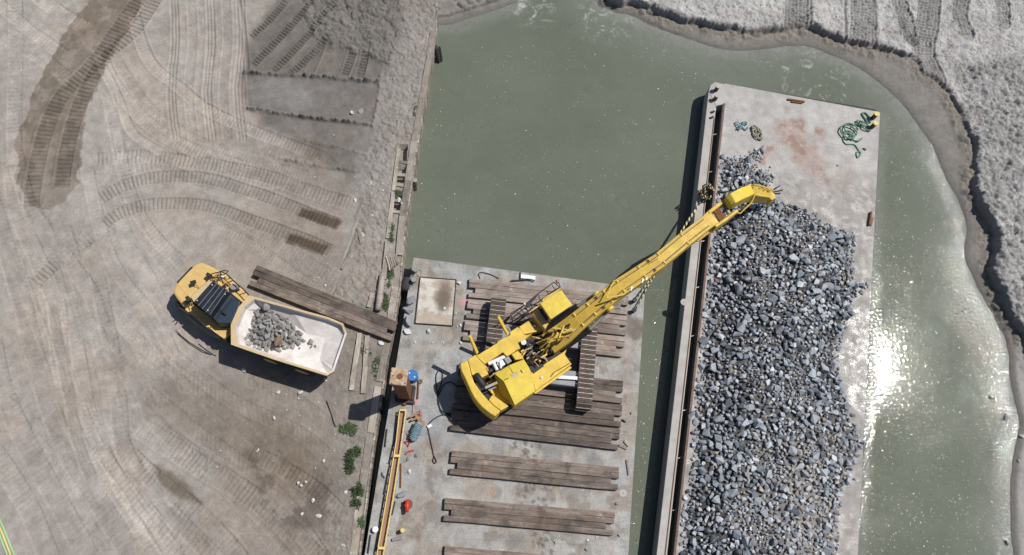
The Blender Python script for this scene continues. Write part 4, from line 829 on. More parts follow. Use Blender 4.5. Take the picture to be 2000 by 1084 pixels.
# loose rocks on the yard
yard_rocks = [(477, 722, .20, 'white rock below the truck bed on the dirt'), (635, 741, .14, 'white rock under the tail corner of the truck bed'), (543, 766, .16, 'white stone south of the truck shadow, left of a pair'), (587, 766, .20, 'white rock south of the truck shadow near the tail'),
        (582, 778, .08, 'small white stone just below the rock south of the truck'), (535, 816, .16, 'white stone midway below the truck'), (502, 879, .14, 'white stone on the dark damp patch'), (582, 943, .12, 'left stone of the white trio near the bottom'),
        (588, 948, .12, 'middle stone of the white trio near the bottom'), (597, 941, .11, 'right stone of the white trio near the bottom'), (590, 1003, .13, 'white stone at the bottom left of the bright rubble'), (622, 1008, .20, 'bright white rubble rock near the bottom'),
        (611, 977, .15, 'flat grey slab stone above the white rubble'), (675, 961, .13, 'white stone left of the lowest weeds'), (690, 1035, .08, 'small white stone at the quay near the bottom'), (632, 900, .13, 'white splinter stone on the rough dirt strip'),
        (687, 219, .18, 'bright white rock on the scraped dark ground beside its dark hollow'), (652, 263, .08, 'white stone on the second scraped strip'), (526, 296, .10, 'white stone on the dirt left of the lower berm'), (724, 358, .17, 'left white rock of the group on the churned strip'),
        (745, 357, .14, 'right white rock of the group on the churned strip'), (749, 371, .11, 'lower white rock of the group on the churned strip'), (694, 390, .16, 'white rock at the edge of the churned strip above the ramp'), (728, 420, .14, 'white stone on the churned strip nearer the ramp'),
        (708, 458, .18, 'pale rock beside the dark stick above the ramp'), (779, 390, .20, 'white boulder at the quay timbers'), (786, 397, .14, 'smaller white rock touching the boulder at the quay timbers'), (744, 670, .22, 'pale rock under the quay end of the ramp mat'),
        (621, 542, .09, 'white stone on dirt just above the ramp mat'), (635, 557, .10, 'lower white stone on dirt just above the ramp mat'), (670, 1065, .16, 'pale tan stone by the quay at the bottom')]
for px, py, r, lab in yard_rocks:
    q = P(px, py, ZG + .1); rock(q.x, q.y, ZG + r * .4, r, 'rockpale', lab)
q = P(705, 217, ZG); rock(q.x, q.y, ZG - .02, .26, 'rockgrey', 'low dark stone beside the bright white rock on scraped ground', flat=.4)
for px, py in ((694, 376), (697, 370), (559, 770), (585, 812), (604, 838), (653, 880), (533, 900), (616, 914), (424, 912), (640, 515), (687, 500), (735, 380), (740, 401), (622, 785), (655, 788), (560, 800), (655, 848), (30, 170), (517, 333), (615, 345), (693, 345), (430, 880)):
    q = P(px, py, ZG + .05); rock(q.x, q.y, ZG + .02, .055, 'rockpale', 'tiny white stone lying loose on the dirt yard', 'tiny white stones on the yard', name='pebble', cat='stone')
for px, py, r, lab in ((1938, 775, .16, 'dark stone in the shallows by the sand spit'), (1965, 815, .2, 'dark stone on the neck of the sand spit'), (1997, 852, .22, 'dark rock on the right edge of the photo'), (1995, 700, .2, 'dark rock at the corner of the upper sand spit'), (1970, 1060, .2, 'dark stone on the lowest shore'), (1990, 900, .12, 'small dark stone inland on the lower spit')):
    q = P(px, py, .15); rock(q.x, q.y, .12, r, 'rock', lab)

# ---------------------------------------------------------------- sand box on the work barge
sbx = [(821, 541), (891, 546), (884, 636), (811, 631)]; c = PL(sbx, ZL + .12)
sb = thing('sand_box', 'square tray of pale sand with a damp brown patch', 'sand tray', P(850, 590, ZL))
for a, b in zip(c, c[1:] + c[:1]): MB().bar(Vector((a.x, a.y, ZL + .06)), Vector((b.x, b.y, ZL + .06)), .05, .14).build('rim_board', M['hull'], sb)
n = 46; vs = []; cc = []
for j in range(n):
    for i in range(n):
        u, v = i / (n - 1), j / (n - 1); p = c[0].lerp(c[1], u).lerp(c[3].lerp(c[2], u), v); hx = .05 + .05 * float(fbm(np.array([p.x]), np.array([p.y]), .8, 3)[0]); vs.append((p.x, p.y, ZL + hx))
        f = float(fbm(np.array([p.x]), np.array([p.y]), .5, 6)[0]); k = float(ss(np.array([math.hypot((u - .68) * 1.2, (v - .42) * .8) + .25 * (f - .5)]), .38, .1)[0]); sw = float(fbm(np.array([p.x * .8 + .6 * f]), np.array([p.y * 1.4]), .6, 9, 5, .65)[0]); sw = max(0., min(1., (sw - .45) * 7)); cc.append([(.55 - .14 * sw) * (1 - k) + .17 * k, (.52 - .17 * sw) * (1 - k) + .135 * k, (.47 - .19 * sw) * (1 - k) + .105 * k, 1])
fs = [(j * n + i, (j + 1) * n + i, (j + 1) * n + i + 1, j * n + i + 1) for j in range(n - 1) for i in range(n - 1)]
mb = MB(); mb.add(vs, fs); o = mb.build('sand', M['sand'], sb, smooth=True); at = o.data.attributes.new('col', 'FLOAT_COLOR', 'POINT'); at.data.foreach_set('color', np.array(cc, np.float32).ravel())



# ================================================================ excavator
za = zoomer(5.42, 890, 620); zb_ = zoomer(5.42, 1000, 540); zc = zoomer(5.42, 1140, 420); zd = zoomer(7.225, 1340, 330); ze = zoomer(4.515, 1060, 580)
ex = thing('excavator', 'big yellow crawler excavator with a long straight boom standing on timber mats', 'excavator', P(1045, 690, ZM))
def pr(pts, zt, zbot, name, mat, parent, bevel=.025, label=None):
    mb = MB(); mb.prism(PL(pts, zt), zbot); return mb.build(name, M[mat], parent, bevel, label=label)
# --- crawler tracks
r0 = P(1140.5, 799, 2.72); r1 = P(1152, 645, 2.72); fd_ = Vector((r1.x - r0.x, r1.y - r0.y, 0)).normalized(); l1 = P(975, 578, 2.72)
LT = (l1 - r0).dot(fd_); sdv_ = Vector((fd_.y, -fd_.x, 0)); print('track length', LT, 'gauge', (r0 - l1).dot(sdv_))
zc0 = 2.17; rad = .50; straight = LT - 2 * .55
def shoe_mesh():
    V = []; Fc = []; mi = []
    def bx(cx, cy, cz, sx, sy, sz, m_):
        k = len(V)
        for z in (-1, 1):
            for a, b in ((-1, -1), (1, -1), (1, 1), (-1, 1)): V.append((cx + a * sx / 2, cy + b * sy / 2, cz + z * sz / 2))
        Fc.extend([tuple(k + i for i in f) for f in ((3, 2, 1, 0), (4, 5, 6, 7), (0, 1, 5, 4), (1, 2, 6, 5), (2, 3, 7, 6), (3, 0, 4, 7))]); mi.extend([m_] * 6)
    bx(0, 0, 0, .27, .94, .035, 0); bx(.10, 0, .045, .05, .90, .055, 1); bx(-.03, 0, .035, .022, .88, .035, 0); bx(-.09, 0, .0205, .06, .07, .006, 2)
    me = bpy.data.meshes.new('track_shoe'); me.from_pydata(V, [], Fc)
    for k in ('shoe', 'grouser', 'black'): me.materials.append(M[k])
    me.polygons.foreach_set('material_index', mi); return me
SH = shoe_mesh()
peri = 2 * straight + 2 * math.pi * rad; ns = round(peri / .292)
for rear in (Vector((r0.x, r0.y, 0)), Vector((l1.x, l1.y, 0)) - fd_ * LT):
    mid_ = rear + fd_ * LT / 2; mb = MB()
    ang = math.atan2(fd_.y, fd_.x); mb.box((mid_.x, mid_.y, 1.92), straight + .2, .42, .50, ang)
    for e_ in (-1, 1): q = mid_ + fd_ * e_ * straight / 2; mb.tube([(q.x - sdv_.x * .2, q.y - sdv_.y * .2, zc0), (q.x + sdv_.x * .2, q.y + sdv_.y * .2, zc0)], .44, 18)
    for k in range(8): q = mid_ + fd_ * (k - 3.5) * .55; mb.tube([(q.x - sdv_.x * .22, q.y - sdv_.y * .22, 1.86), (q.x + sdv_.x * .22, q.y + sdv_.y * .22, 1.86)], .14, 10)
    tr = mb.build('track', M['black'], ex)
    for i in range(ns):
        s_ = i * peri / ns
        if s_ < straight: x, z, t = s_ - straight / 2, rad, 0
        elif s_ < straight + math.pi * rad: t = (s_ - straight) / rad; x, z = straight / 2 + rad * math.sin(t), rad * math.cos(t)
        elif s_ < 2 * straight + math.pi * rad: x, z, t = straight / 2 - (s_ - straight - math.pi * rad), -rad, math.pi
        else: t = math.pi + (s_ - 2 * straight - math.pi * rad) / rad; x, z = -straight / 2 + rad * math.sin(t), rad * math.cos(t)
        o = bpy.data.objects.new('track_shoe', SH); COL.objects.link(o); o.parent = tr; q = mid_ + fd_ * x
        o.location = Vector((q.x, q.y, zc0 + z)) - WL[ex]; o.rotation_euler = (Matrix.Rotation(ang, 3, 'Z') @ Matrix.Rotation(t, 3, 'Y')).to_euler()
# --- carbody
mL = Vector((l1.x, l1.y, 0)) - fd_ * LT / 2; mR = Vector((r0.x, r0.y, 0)) + fd_ * LT / 2; cen = (mL + mR) / 2
for off in (-1.35, 1.0):
    mb = MB(); mb.bar(mL + fd_ * off + Vector((0, 0, 2.15)), mR + fd_ * off + Vector((0, 0, 2.15)), .95, .55); mb.build('cross_beam', M['greypaint'], ex, .05)
mb = MB(); mb.box((cen.x, cen.y, 1.95), 2.6, 2.2, .5, ang); mb.build('carbody', M['greypaint'], ex, .06)
mb = MB(); mb.tube([(cen.x, cen.y, 2.4), (cen.x, cen.y, 2.95)], 1.15, 32); mb.build('slew_ring', M['black'], ex)
pr([(1082, 732), (1128, 735), (1128, 742), (1082, 739)], 2.62, 2.5, 'step_bar', 'white', ex)
# --- house
pr([(900, 711), (902, 723), (911, 743), (921, 763), (934, 785), (951, 801), (967, 811), (1004, 791), (1045, 763), (1115, 711), (1103, 692), (1085, 668), (1066, 640), (1042, 648), (1020, 652), (1000, 652), (965, 672), (935, 693)], 3.3, 2.95, 'deck_frame', 'black', ex)
pr(za([(48, 490), (52, 530), (60, 565), (82, 610), (110, 665), (135, 725), (160, 780), (195, 845), (235, 900), (280, 950), (330, 990), (372, 1022), (415, 1048), (477, 990), (400, 932), (345, 876), (290, 815), (240, 750), (195, 685), (168, 610), (148, 530), (124, 450)]), 4.25, 2.55, 'counterweight', 'yellow', ex, .06)
pr(za([(129, 449), (205, 395), (302, 500), (348, 600), (278, 638), (240, 585), (185, 612), (172, 606), (152, 528)]), 4.22, 3.302, 'rear_hood', 'yellow', ex)
pr(za([(350, 872), (392, 815), (560, 940), (480, 986), (402, 928)]), 4.22, 3.302, 'rear_hood', 'yellow', ex)
pr(za([(355, 775), (430, 695), (470, 720), (560, 905), (552, 928), (394, 811)]), 3.55, 3.304, 'recessed_panel', 'yellow', ex, 0)
pr(za([(208, 393), (235, 396), (440, 270), (446, 250), (580, 185), (572, 155), (655, 100), (690, 125), (720, 182), (760, 185), (815, 162), (735, 232), (657, 265), (685, 325), (645, 345), (587, 388), (540, 412), (500, 368), (304, 495)]), 4.22, 3.302, 'walkway_deck', 'yellow', ex)
pr(za([(592, 390), (655, 352), (690, 385), (722, 438), (632, 449)]), 4.23, 3.302, 'pump_cover', 'yellow', ex)
hd = pr(za([(414, 600, 4.42), (565, 505, 4.5), (722, 441, 4.55), (770, 520, 4.6), (806, 590, 4.62), (842, 780, 4.62), (625, 930, 4.62), (508, 682, 4.62)]), 4.6, 3.302, 'engine_hood', 'yellow2', ex, .03)
mb = MB(); t_ = PL(za([(410, 602, 4.38), (503, 684, 4.58), (618, 930, 4.58)]), 0); b_ = PL(za([(432, 692, 3.62), (470, 790, 3.6), (565, 922, 3.56)]), 0)
mb.add(t_ + b_, [(0, 1, 4, 3), (1, 2, 5, 4)]); mb.add([(p.x + .05, p.y + .02, p.z - .05) for p in t_ + b_], [(3, 4, 1, 0), (4, 5, 2, 1)]); mb.build('hood_side_panel', M['yellow'], ex)
for pts, mt in (([(512, 662), (545, 642), (575, 648), (572, 668), (520, 690)], 'black'), ([(583, 600), (612, 590), (624, 628), (594, 640)], 'steel'), ([(628, 578), (655, 566), (668, 604), (640, 616)], 'steel'), ([(683, 560), (692, 552), (712, 588), (700, 585)], 'black')):
    pr(za(pts), 4.63, 4.595, 'vent_grille' if mt == 'steel' else 'vent_dark_plate', mt, ex, 0)  # black ones are flat plates giving the shade inside an opening
mb = MB(); q1, q2 = PL(za([(568, 508), (735, 845)]), 4.615); mb.bar(q1, q2, .015, .015); mb.build('hood_seam', M['black'], ex)
mb = MB(); mb.tube(PL(za([(205, 600), (215, 612), (298, 728), (304, 738)]), 4.2), [.13, .21, .21, .13], 16); mb.build('muffler', M['black'], ex, smooth=True)
mb = MB(); mb.bar(*PL(za([(310, 748), (440, 690)]), 4.2), .16, .16); mb.bar(*PL(za([(345, 768), (430, 738)]), 4.1), .07, .07); mb.build('exhaust_duct', M['steel'], ex, .02)
# engine in its bay
en = MB(); en.tube(PL(za([(345, 492), (520, 412)]), 4.0), .11, 10); en.tube(PL(za([(400, 478), (440, 560)]), 4.0), .10, 10); en.box(P(*za([(475, 505)])[0], 3.5), .40, .36, .45, R(32)); en.tube(PL(za([(440, 470), (470, 470), (480, 540)]), 4.05), .06, 8)
en.build('engine', M['white'], ex, .02); en = MB(); en.box(P(*za([(545, 462)])[0], 3.5), .34, .45, .45, R(32)); en.build('air_cleaner', M['greypaint'], ex, .03)
def clutter(poly, n, z0, z1, parent, name, mats, r=(.02, .05), ln=(.3, .9), seed=1):
    rd = random.Random(seed); w_ = PL(poly, z0); xs_ = [p.x for p in w_]; ys_ = [p.y for p in w_]; bs = {k: MB() for k in mats}; pwp = [(p.x, p.y) for p in w_]
    c = 0
    while c < n:
        x = rd.uniform(min(xs_), max(xs_)); y = rd.uniform(min(ys_), max(ys_))
        if not inside(np.array([x]), np.array([y]), pwp)[0]: continue
        c += 1; a = rd.choice((R(33), R(33), R(123), rd.uniform(0, 3))); L = rd.uniform(*ln); z = rd.uniform(z0 + .1, z1); rr_ = rd.uniform(*r); k = rd.choice(mats)
        if rd.random() < .3: bs[k].box((x, y, z0), rd.uniform(.08, .25), rd.uniform(.08, .25), z - z0, a)
        else: bs[k].tube([(x - math.cos(a) * L / 2, y - math.sin(a) * L / 2, z - .1), (x - math.cos(a) * L * .2, y - math.sin(a) * L * .2 + .04, z + .04), (x + math.cos(a) * L * .2, y + math.sin(a) * L * .2, z + .03), (x + math.cos(a) * L / 2, y + math.sin(a) * L / 2, z - .12)], rr_, 6)
    for k, b in bs.items():
        if b.v: b.build(name, M[k], parent)
clutter(za([(310, 500), (345, 490), (430, 560), (410, 600), (430, 690), (360, 700), (280, 660)]), 22, 3.3, 3.9, ex, 'engine_pipework', ['black', 'black', 'steel', 'truckyellow'], seed=3)
clutter([(1013, 690), (1022, 676), (1050, 664), (1082, 690), (1060, 708), (1037, 720)], 85, 3.3, 4.05, ex, 'hydraulic_pipework', ['black', 'black', 'black', 'truckyellow', 'steel'], seed=4, r=(.02, .055))
mb = MB(); mb.bar(*PL(zb_([(312, 860), (372, 822)]), 4.1), .09, .06); mb.build('valve_plate', M['yellow'], ex); mb = MB(); mb.tube([P(*za([(720, 262)])[0], 3.9), P(*za([(720, 262)])[0], 4.15)], .16, 12); mb.build('filter_canister', M['white'], ex)
# right hand tank platform
tk = pr([(1037, 728), (1062, 712), (1098, 689), (1107, 682), (1103, 692), (1116.5, 711), (1081, 737), (1046, 763)], 4.15, 3.302, 'tank_platform', 'yellow', ex)
mb = MB(); mb.bar(*PL([(1040, 728), (1061, 713)], 4.165), .16, .02); mb.build('tank_slot_dark', M['black'], ex)  # flat black plate in place of the shade inside the slot
mb = MB(); mb.tube([P(1058, 737, 4.14), P(1058, 737, 4.24)], .07, 10); mb.build('filler_cap', M['white'], ex)
mb = MB(); mb.tube(PL(zb_([(410, 1060), (450, 1010), (540, 960), (615, 915)]), 4.2), .02, 5); mb.build('grab_rail', M['black'], ex)
mb = MB(); mb.bar(*PL([(1044, 768), (1115, 717)], 3.75), .14, .08); mb.build('side_step', M['yellow'], ex, .02)
# upright panels on the left edge
for a, b in (((932, 690, 4.22), (917, 656, 5.25)), ((991, 652, 4.22), (973, 619, 5.2))):
    a_ = P(*a); b__ = P(*b); mb = MB(); mb.bar(a_, b__, .11, .22, up=(fd_.x, fd_.y, 0)); mb.build('open_door_panel', M['yellow'], ex, .02)
# --- cab
roof = PL(zb_([(295, 285), (520, 140), (640, 300), (410, 455)]), 5.3); cb_ = [(p.x, p.y) for p in roof]; ctr = sum((Vector(p).to_3d() for p in cb_), Vector()) / 4
def shrink(k): return [Vector((ctr.x + (x - ctr.x) * k, ctr.y + (y - ctr.y) * k, 0)) for x, y in cb_]
cabb = MB(); cabb.prism([Vector((p.x, p.y, 5.2)) for p in shrink(.96)], 3.3); cab = cabb.build('cab', M['truckyellow'], ex, .04)
rf = MB(); rf.prism([Vector((p.x, p.y, 5.32)) for p in shrink(1.0)], 5.202); rf.build('cab_roof', M['yellow2'], ex, .05)
cr = pr(zb_([(222, 398), (290, 300), (408, 458), (350, 556)]), 4.5, 3.3, 'cab_rear', 'truckyellow', ex, .03); pr(zb_([(272, 330), (296, 326), (384, 452), (362, 468)]), 4.512, 4.502, 'rear_window', 'black', cr, 0)
s96 = shrink(.963)
for i, (u0, u1, v0, v1) in enumerate(((.1, .9, .45, .93), (.08, .92, .25, .95), (.06, .94, .35, .93), (.15, .85, .5, .9))):
    a = s96[i]; b = s96[(i + 1) % 4]; p0 = a.lerp(b, u0); p1 = a.lerp(b, u1); zl, zh = 3.3 + 1.9 * v0, 3.3 + 1.9 * v1; nrm_ = Vector(((b - a).y, -(b - a).x, 0)).normalized(); nrm_ = nrm_ if nrm_.dot((a + b) / 2 - Vector((ctr.x, ctr.y, 0))) > 0 else -nrm_
    mb = MB(); mb.bar(Vector((p0.x, p0.y, (zl + zh) / 2)) + nrm_ * .005, Vector((p1.x, p1.y, (zl + zh) / 2)) + nrm_ * .005, .03, zh - zl); mb.build('cab_window', M['glass'], cab)
mb = MB(); q = PL(zb_([(322, 255), (340, 228), (515, 128)]), 5.2); mb.tube([q[0] - Vector((0, 0, .3)), q[0], q[1], q[2], q[2] - Vector((0, 0, .3))], .03, 6); mb.build('cab_rail', M['yellow'], ex)
mb = MB(); mb.bar(*PL(zb_([(380, 405), (465, 250)]), 5.325), .012, .012); mb.bar(*PL(zb_([(465, 215), (525, 305)]), 5.325), .012, .012); mb.build('roof_seam', M['truckyellow'], ex)
pr(zb_([(75, 532), (225, 436), (300, 385), (345, 560), (262, 585), (124, 612)]), 3.9, 3.302, 'rear_platform', 'yellow', ex, .02)
lg = pr(zb_([(190, 484), (216, 468), (268, 520), (246, 556)]), 3.912, 3.9005, 'emblem_panel', 'rustred', ex, 0)
mb = MB(); q = P(*zb_([(238, 525)])[0], 3.913); mb.tube([q, q + Vector((0, 0, .01))], .085, 14); mb.build('emblem_disc', M['white'], lg)
mb = MB(); mb.bar(*PL(zb_([(204, 492), (222, 484)]), 3.918), .035, .01); mb.bar(*PL(zb_([(205, 492), (212, 506)]), 3.918), .035, .01); mb.build('emblem_mark', M['orange'], lg)
# service walkway beside the cab
wk = MB()
for pts, z in (([(-20, 395), (135, 300), (275, 182), (445, 60)], 4.35), ([(-20, 460), (110, 350), (300, 262), (505, 112)], 3.8), ([(300, 255), (310, 245), (440, 150), (505, 115)], 4.35)): wk.tube(PL(zb_(pts), z), .03, 6)
for a, b in (((445, 60), (505, 118)), ((365, 148), (388, 190)), ((425, 95), (462, 145)), ((275, 182), (300, 260)), ((135, 300), (195, 430)), ((80, 335), (180, 440)), ((490, 50), (512, 115)), ((40, 370), (80, 400)), ((190, 250), (215, 330))): wk.tube(PL(zb_([a, b]), 4.2), .028, 6)
wk.build('walkway_rail', M['black'], ex); pr(zb_([(150, 305), (170, 262), (275, 180), (262, 215), (170, 320)]), 4.3, 4.22, 'mesh_guard', 'black', ex, 0)
pr(zb_([(165, 388), (290, 290), (320, 255), (500, 132), (515, 145), (300, 300), (215, 400)]), 3.55, 3.45, 'walkway_floor', 'truckyellow', ex, 0)
mb = MB(); q = P(*zb_([(132, 292)])[0], 4.4); mb.tube([q - Vector((0, 0, .12)), q, q + Vector((0, 0, .1))], [.05, .08, .04], 10); mb.build('work_lamp', M['white'], ex, smooth=True)
o = rock(*P(1089, 549, 4.4), .17, 'rockpale', None, cat=None, name='rag'); o.data = o.data.copy(); o.data.materials.clear(); o.data.materials.append(M['pink']); o.parent = ex; o.location = P(1089, 549, 4.4) - WL[ex]
# --- boom
def sweep(st, name, mat, parent, bevel=.03, lip=0):
    """st: photo centre x, y, width in photo px, height z of the top, depth"""
    vs = []; n = len(st); rows = []
    for i, (x, y, w_, z, h) in enumerate(st):
        a = st[max(i - 1, 0)]; b = st[min(i + 1, n - 1)]; dx, dy = b[0] - a[0], b[1] - a[1]; L = math.hypot(dx, dy); nx, ny = dy / L, -dx / L
        l_ = P(x + nx * w_ / 2, y + ny * w_ / 2, z); r_ = P(x - nx * w_ / 2, y - ny * w_ / 2, z); rows.append((l_, r_)); vs += [l_, r_, r_ - Vector((0, 0, h)), l_ - Vector((0, 0, h))]
    fs = [(0, 1, 2, 3), tuple(4 * (n - 1) + k for k in (3, 2, 1, 0))]
    for i in range(n - 1):
        for k in range(4): fs.append((i * 4 + k, (i + 1) * 4 + k, (i + 1) * 4 + (k + 1) % 4, i * 4 + (k + 1) % 4))
    mb = MB(); mb.add(vs, fs); return mb.build(name, M[mat], parent, bevel), rows
bst = [(1070, 672, 44, 3.95, .9), (1103, 648, 42, 4.65, 1.1), (1128, 627, 38, 5.2, 1.2), (1152, 607, 35, 5.6, 1.25), (1185, 581, 34, 6.1, 1.2), (1208, 562, 34, 6.35, 1.1), (1250, 534, 32, 6.7, 1.05), (1287, 509, 30.5, 6.95, 1.0), (1333, 470.5, 30, 7.1, .95), (1379, 435, 28, 7.1, .9), (1395, 422, 32, 7.05, .9)]
boom, rows = sweep(bst, 'boom', 'boomyellow', ex, .035)
for k, side in ((.16, 'l'), (.84, 'r')):      # pipes clipped along the top flange
    q = [a.lerp(b, k) + Vector((0, 0, .05)) for a, b in rows[1:10]]; MB().tube(q, .028, 6).build('boom_pipe', M['truckyellow'], boom)
    q = [a.lerp(b, k + (.07 if k < .5 else -.07)) + Vector((0, 0, .035)) for a, b in rows[2:10]]; MB().tube(q, .018, 5).build('boom_hose', M['rubber'], boom)
    for i in range(2, 9):
        for t in ((.1, .6) if i % 3 == 0 else (.1,)):
            p0 = rows[i][0].lerp(rows[i][1], k).lerp(rows[i + 1][0].lerp(rows[i + 1][1], k), t); dd = (rows[i + 1][0] - rows[i][0]).normalized(); sd_ = dd.cross(Vector((0, 0, 1))).normalized()
            mb = MB(); mb.bar(p0 - sd_ * .09 + Vector((0, 0, .06)), p0 + sd_ * .09 + Vector((0, 0, .06)), .10, .07); mb.build('pipe_clamp', M['boomyellow'] if t < .5 else M['black'], boom)
for pts in ([(240, 880), (330, 862), (410, 845), (500, 785), (620, 700), (710, 648)],): MB().tube(PL(zc(pts), 6.65), .05, 7).build('side_pipe', M['yellow'], boom)
for a in ((505, 780), (622, 698), (668, 670)): q = P(*zc([a])[0], 6.68); mb = MB(); mb.box(q, .08, .26, .06, R(-20)); mb.build('pipe_clamp', M['white'], boom)
MB().tube(PL(zc([(245, 870), (275, 780), (320, 700), (400, 655)]), 6.5), .035, 6).build('side_pipe', M['yellow'], boom)
for pts in ([(895, 300), (882, 350), (920, 385), (985, 382)], [(700, 508), (790, 460)]): MB().tube(PL(zc(pts), 6.97), .012, 4).build('boom_marking', M['rust'], boom)
# boss pin and lift cylinders
mb = MB(); mb.tube([P(1163, 573, 5.5), P(1194, 606, 5.5)], .24, 16); mb.build('boom_pin', M['yellow'], ex)
for a, b, c_ in (((1064, 648, 3.3), (1128, 598, 4.7), (1166, 572, 5.2)), ((1098, 682, 3.3), (1152, 643, 4.7), (1190, 606, 5.2))):
    a, b, c_ = P(*a), P(*b), P(*c_); mb = MB(); mb.tube([a, b], .20, 14); cy_ = mb.build('lift_cylinder', M['black'], ex); MB().tube([b, c_], .10, 12).build('cylinder_rod', M['steel'], cy_)
rd = random.Random(8)
for i in range(16):
    a = P(rd.uniform(1040, 1075), rd.uniform(660, 695), rd.uniform(3.7, 4.3)); b = P(rd.uniform(1085, 1125), rd.uniform(632, 662), rd.uniform(4.75, 5.2)); md = (a + b) / 2 + Vector((rd.uniform(-.35, .35), rd.uniform(-.35, .35), rd.uniform(.2, .6)))
    MB().tube([a, a.lerp(md, .5) + Vector((0, 0, .15)), md, md.lerp(b, .6) + Vector((0, 0, .05)), b], rd.uniform(.03, .05), 7).build('hydraulic_hose', M[rd.choice(['boomyellow', 'boomyellow', 'truckyellow', 'black'])], ex)
for pts, z in (([(500, 650), (550, 520)], 5.2), ([(430, 545), (620, 570)], 5.1), ([(540, 600), (640, 545)], 5.3), ([(480, 590), (470, 640)], 5.0)): MB().tube(PL(zb_(pts), z), .045, 7).build('boom_brace', M['yellow'], ex)
# boom nose: two cheek plates with an open bay
for pts in ([(1383, 412), (1410, 391), (1428, 380), (1431, 384), (1414, 396), (1387, 417)], [(1397, 440), (1418, 425), (1440, 408), (1443, 412), (1420, 430), (1399, 444)]):
    mb = MB(); mb.prism(PL(pts, 7.1), 6.2); mb.build('cheek_plate', M['boomyellow'], ex, .02)
mb = MB(); mb.prism(PL([(1392, 409), (1402, 400), (1416, 424), (1406, 432)], 6.9), 6.75); mb.build('bay_floor', M['rust'], ex)
mb = MB(); mb.tube([P(1412, 396, 6.7), P(1424, 418, 6.7)], .13, 10); mb.build('nose_pin', M['steel'], ex)
MB().tube([P(1360, 470, 6.3), P(1400, 440, 6.6), P(1436, 414, 6.9)], .12, 10).build('stick_cylinder', M['boomyellow'], ex)
stk, srow = sweep([(1422, 393, 19, 7.45, .5), (1432, 386.5, 22, 7.7, .9), (1451, 376.5, 22.5, 7.55, 1.1), (1470, 369, 20.5, 6.95, 1.2)], 'stick_head', 'yellow2', ex, .05)
stk2, _ = sweep([(1470, 370, 19, 6.9, 1.1), (1483, 373, 19, 5.9, 1.1), (1497, 376, 17, 4.8, 1.0), (1507, 379, 14, 3.9, .8)], 'stick', 'boomyellow', ex, .03)
for k in (0, 1):
    MB().tube([r_[k] + Vector((0, 0, .03)) for r_ in _], .05, 6).build('stick_rib', M['yellow'], stk2)
MB().tube(PL(zd([(985, 335, 7.1), (955, 400, 7.0), (935, 450, 6.9), (895, 505, 6.8), (810, 580, 6.7), (765, 628, 6.6), (690, 612, 6.6), (640, 640, 6.6)]), 0), .045, 8).build('stick_hose', M['yellow'], ex)
for j in range(3):
    MB().tube([P(*p, 6.9 - 2.6 * i / 8 + (.1 if i % 2 else 0)) for i, p in enumerate(zd([(925 + 35 * k, 232 + 10 * j + 7 * k + (14 if k % 2 else -6)) for k in range(9)]))], .035, 6).build('stick_hose', M[('yellow', 'black', 'boomyellow')[j]], ex)
bk = MB(); bk.prism(PL(zd([(1175, 330), (1215, 325), (1262, 360), (1265, 410), (1215, 440), (1180, 420)]), 3.6), 2.75); bkt = bk.build('bucket', M['boomyellow'], ex, .04)
for a, b in (((1215, 310), (1318, 238)), ((1235, 325), (1362, 298)), ((1250, 350), (1330, 345)), ((1225, 300), (1270, 262)), ((1200, 430), (1245, 440))): mb = MB(); mb.bar(P(*zd([a])[0], 3.1), P(*zd([b])[0], 2.85), .07, .09); mb.build('tooth', M['black'], bkt)

# ================================================================ dump truck
zf = zoomer(6.02, 320, 500); zg = zoomer(5.42, 440, 560)
tk = thing('dump_truck', 'yellow articulated dump truck with a white lined bed half full of rock', 'dump truck', P(505, 630, ZG))
T0 = ZG - 1.4
pr(zf([(105, 405), (113, 378), (150, 308), (200, 240), (262, 178), (330, 124), (385, 84), (440, 71), (500, 92), (580, 130), (663, 174), (560, 260), (545, 265), (312, 480), (348, 542), (235, 600), (212, 582), (150, 500), (110, 440)]), 3.25, 2.15, 'hood', 'truckyellow', tk, .14)
pr(zf([(150, 306), (322, 124), (343, 131), (162, 322)]), 3.262, 2.7, 'grille', 'black', tk, .01)
for a, b in (((165, 330), (290, 470)), ((360, 172), (445, 240))): mb = MB(); mb.bar(*PL(zf([a, b]), 3.26), .035, .025); mb.build('hood_crease', M['truckyellow'], tk, .01)
pr(zf([(313, 480), (545, 262), (575, 292), (352, 540)]), 3.38, 2.9, 'cowl', 'rimtan', tk, .03)
for a in ((346, 312), ): mb = MB(); q = P(*zf([a])[0], 3.55); mb.box(q, .34, .24, .05, R(20)); mb.tube([q + Vector((.1, -.1, 0)), q + Vector((.3, -.25, -.25))], .02, 5); mb.build('hood_mirror', M['black'], tk, .01)
cb2 = pr(zf([(352, 540), (575, 293), (762, 405), (892, 530), (890, 575), (795, 798), (640, 800), (540, 700)]), 3.75, 2.35, 'cab_body', 'navy', tk, .03)
pr(zf([(352, 540), (575, 293), (748, 402), (540, 700)]), 4.42, 3.752, 'cab_roof', 'navy', tk, .05)
for k in (.28, .52, .76):
    a = zf([(352 + (540 - 352) * k, 540 + (700 - 540) * k)])[0]; b = zf([(575 + (748 - 575) * k, 293 + (402 - 293) * k)])[0]; mb = MB(); mb.bar(P(*a, 4.43), P(*b, 4.43), .02, .02); mb.build('roof_rib', M['greypaint'], tk)
pr(zf([(560, 705), (752, 425), (872, 532), (876, 572), (785, 785), (645, 788)]), 3.80, 3.752, 'rear_glass', 'glass', tk, .01)
for a, b in (((540, 700), (752, 415)), ((600, 750), (800, 500)), ((660, 640), (730, 690))): MB().tube(PL(zf([a, b]), 3.95), .04, 6).build('grab_rail', M['black'], tk)
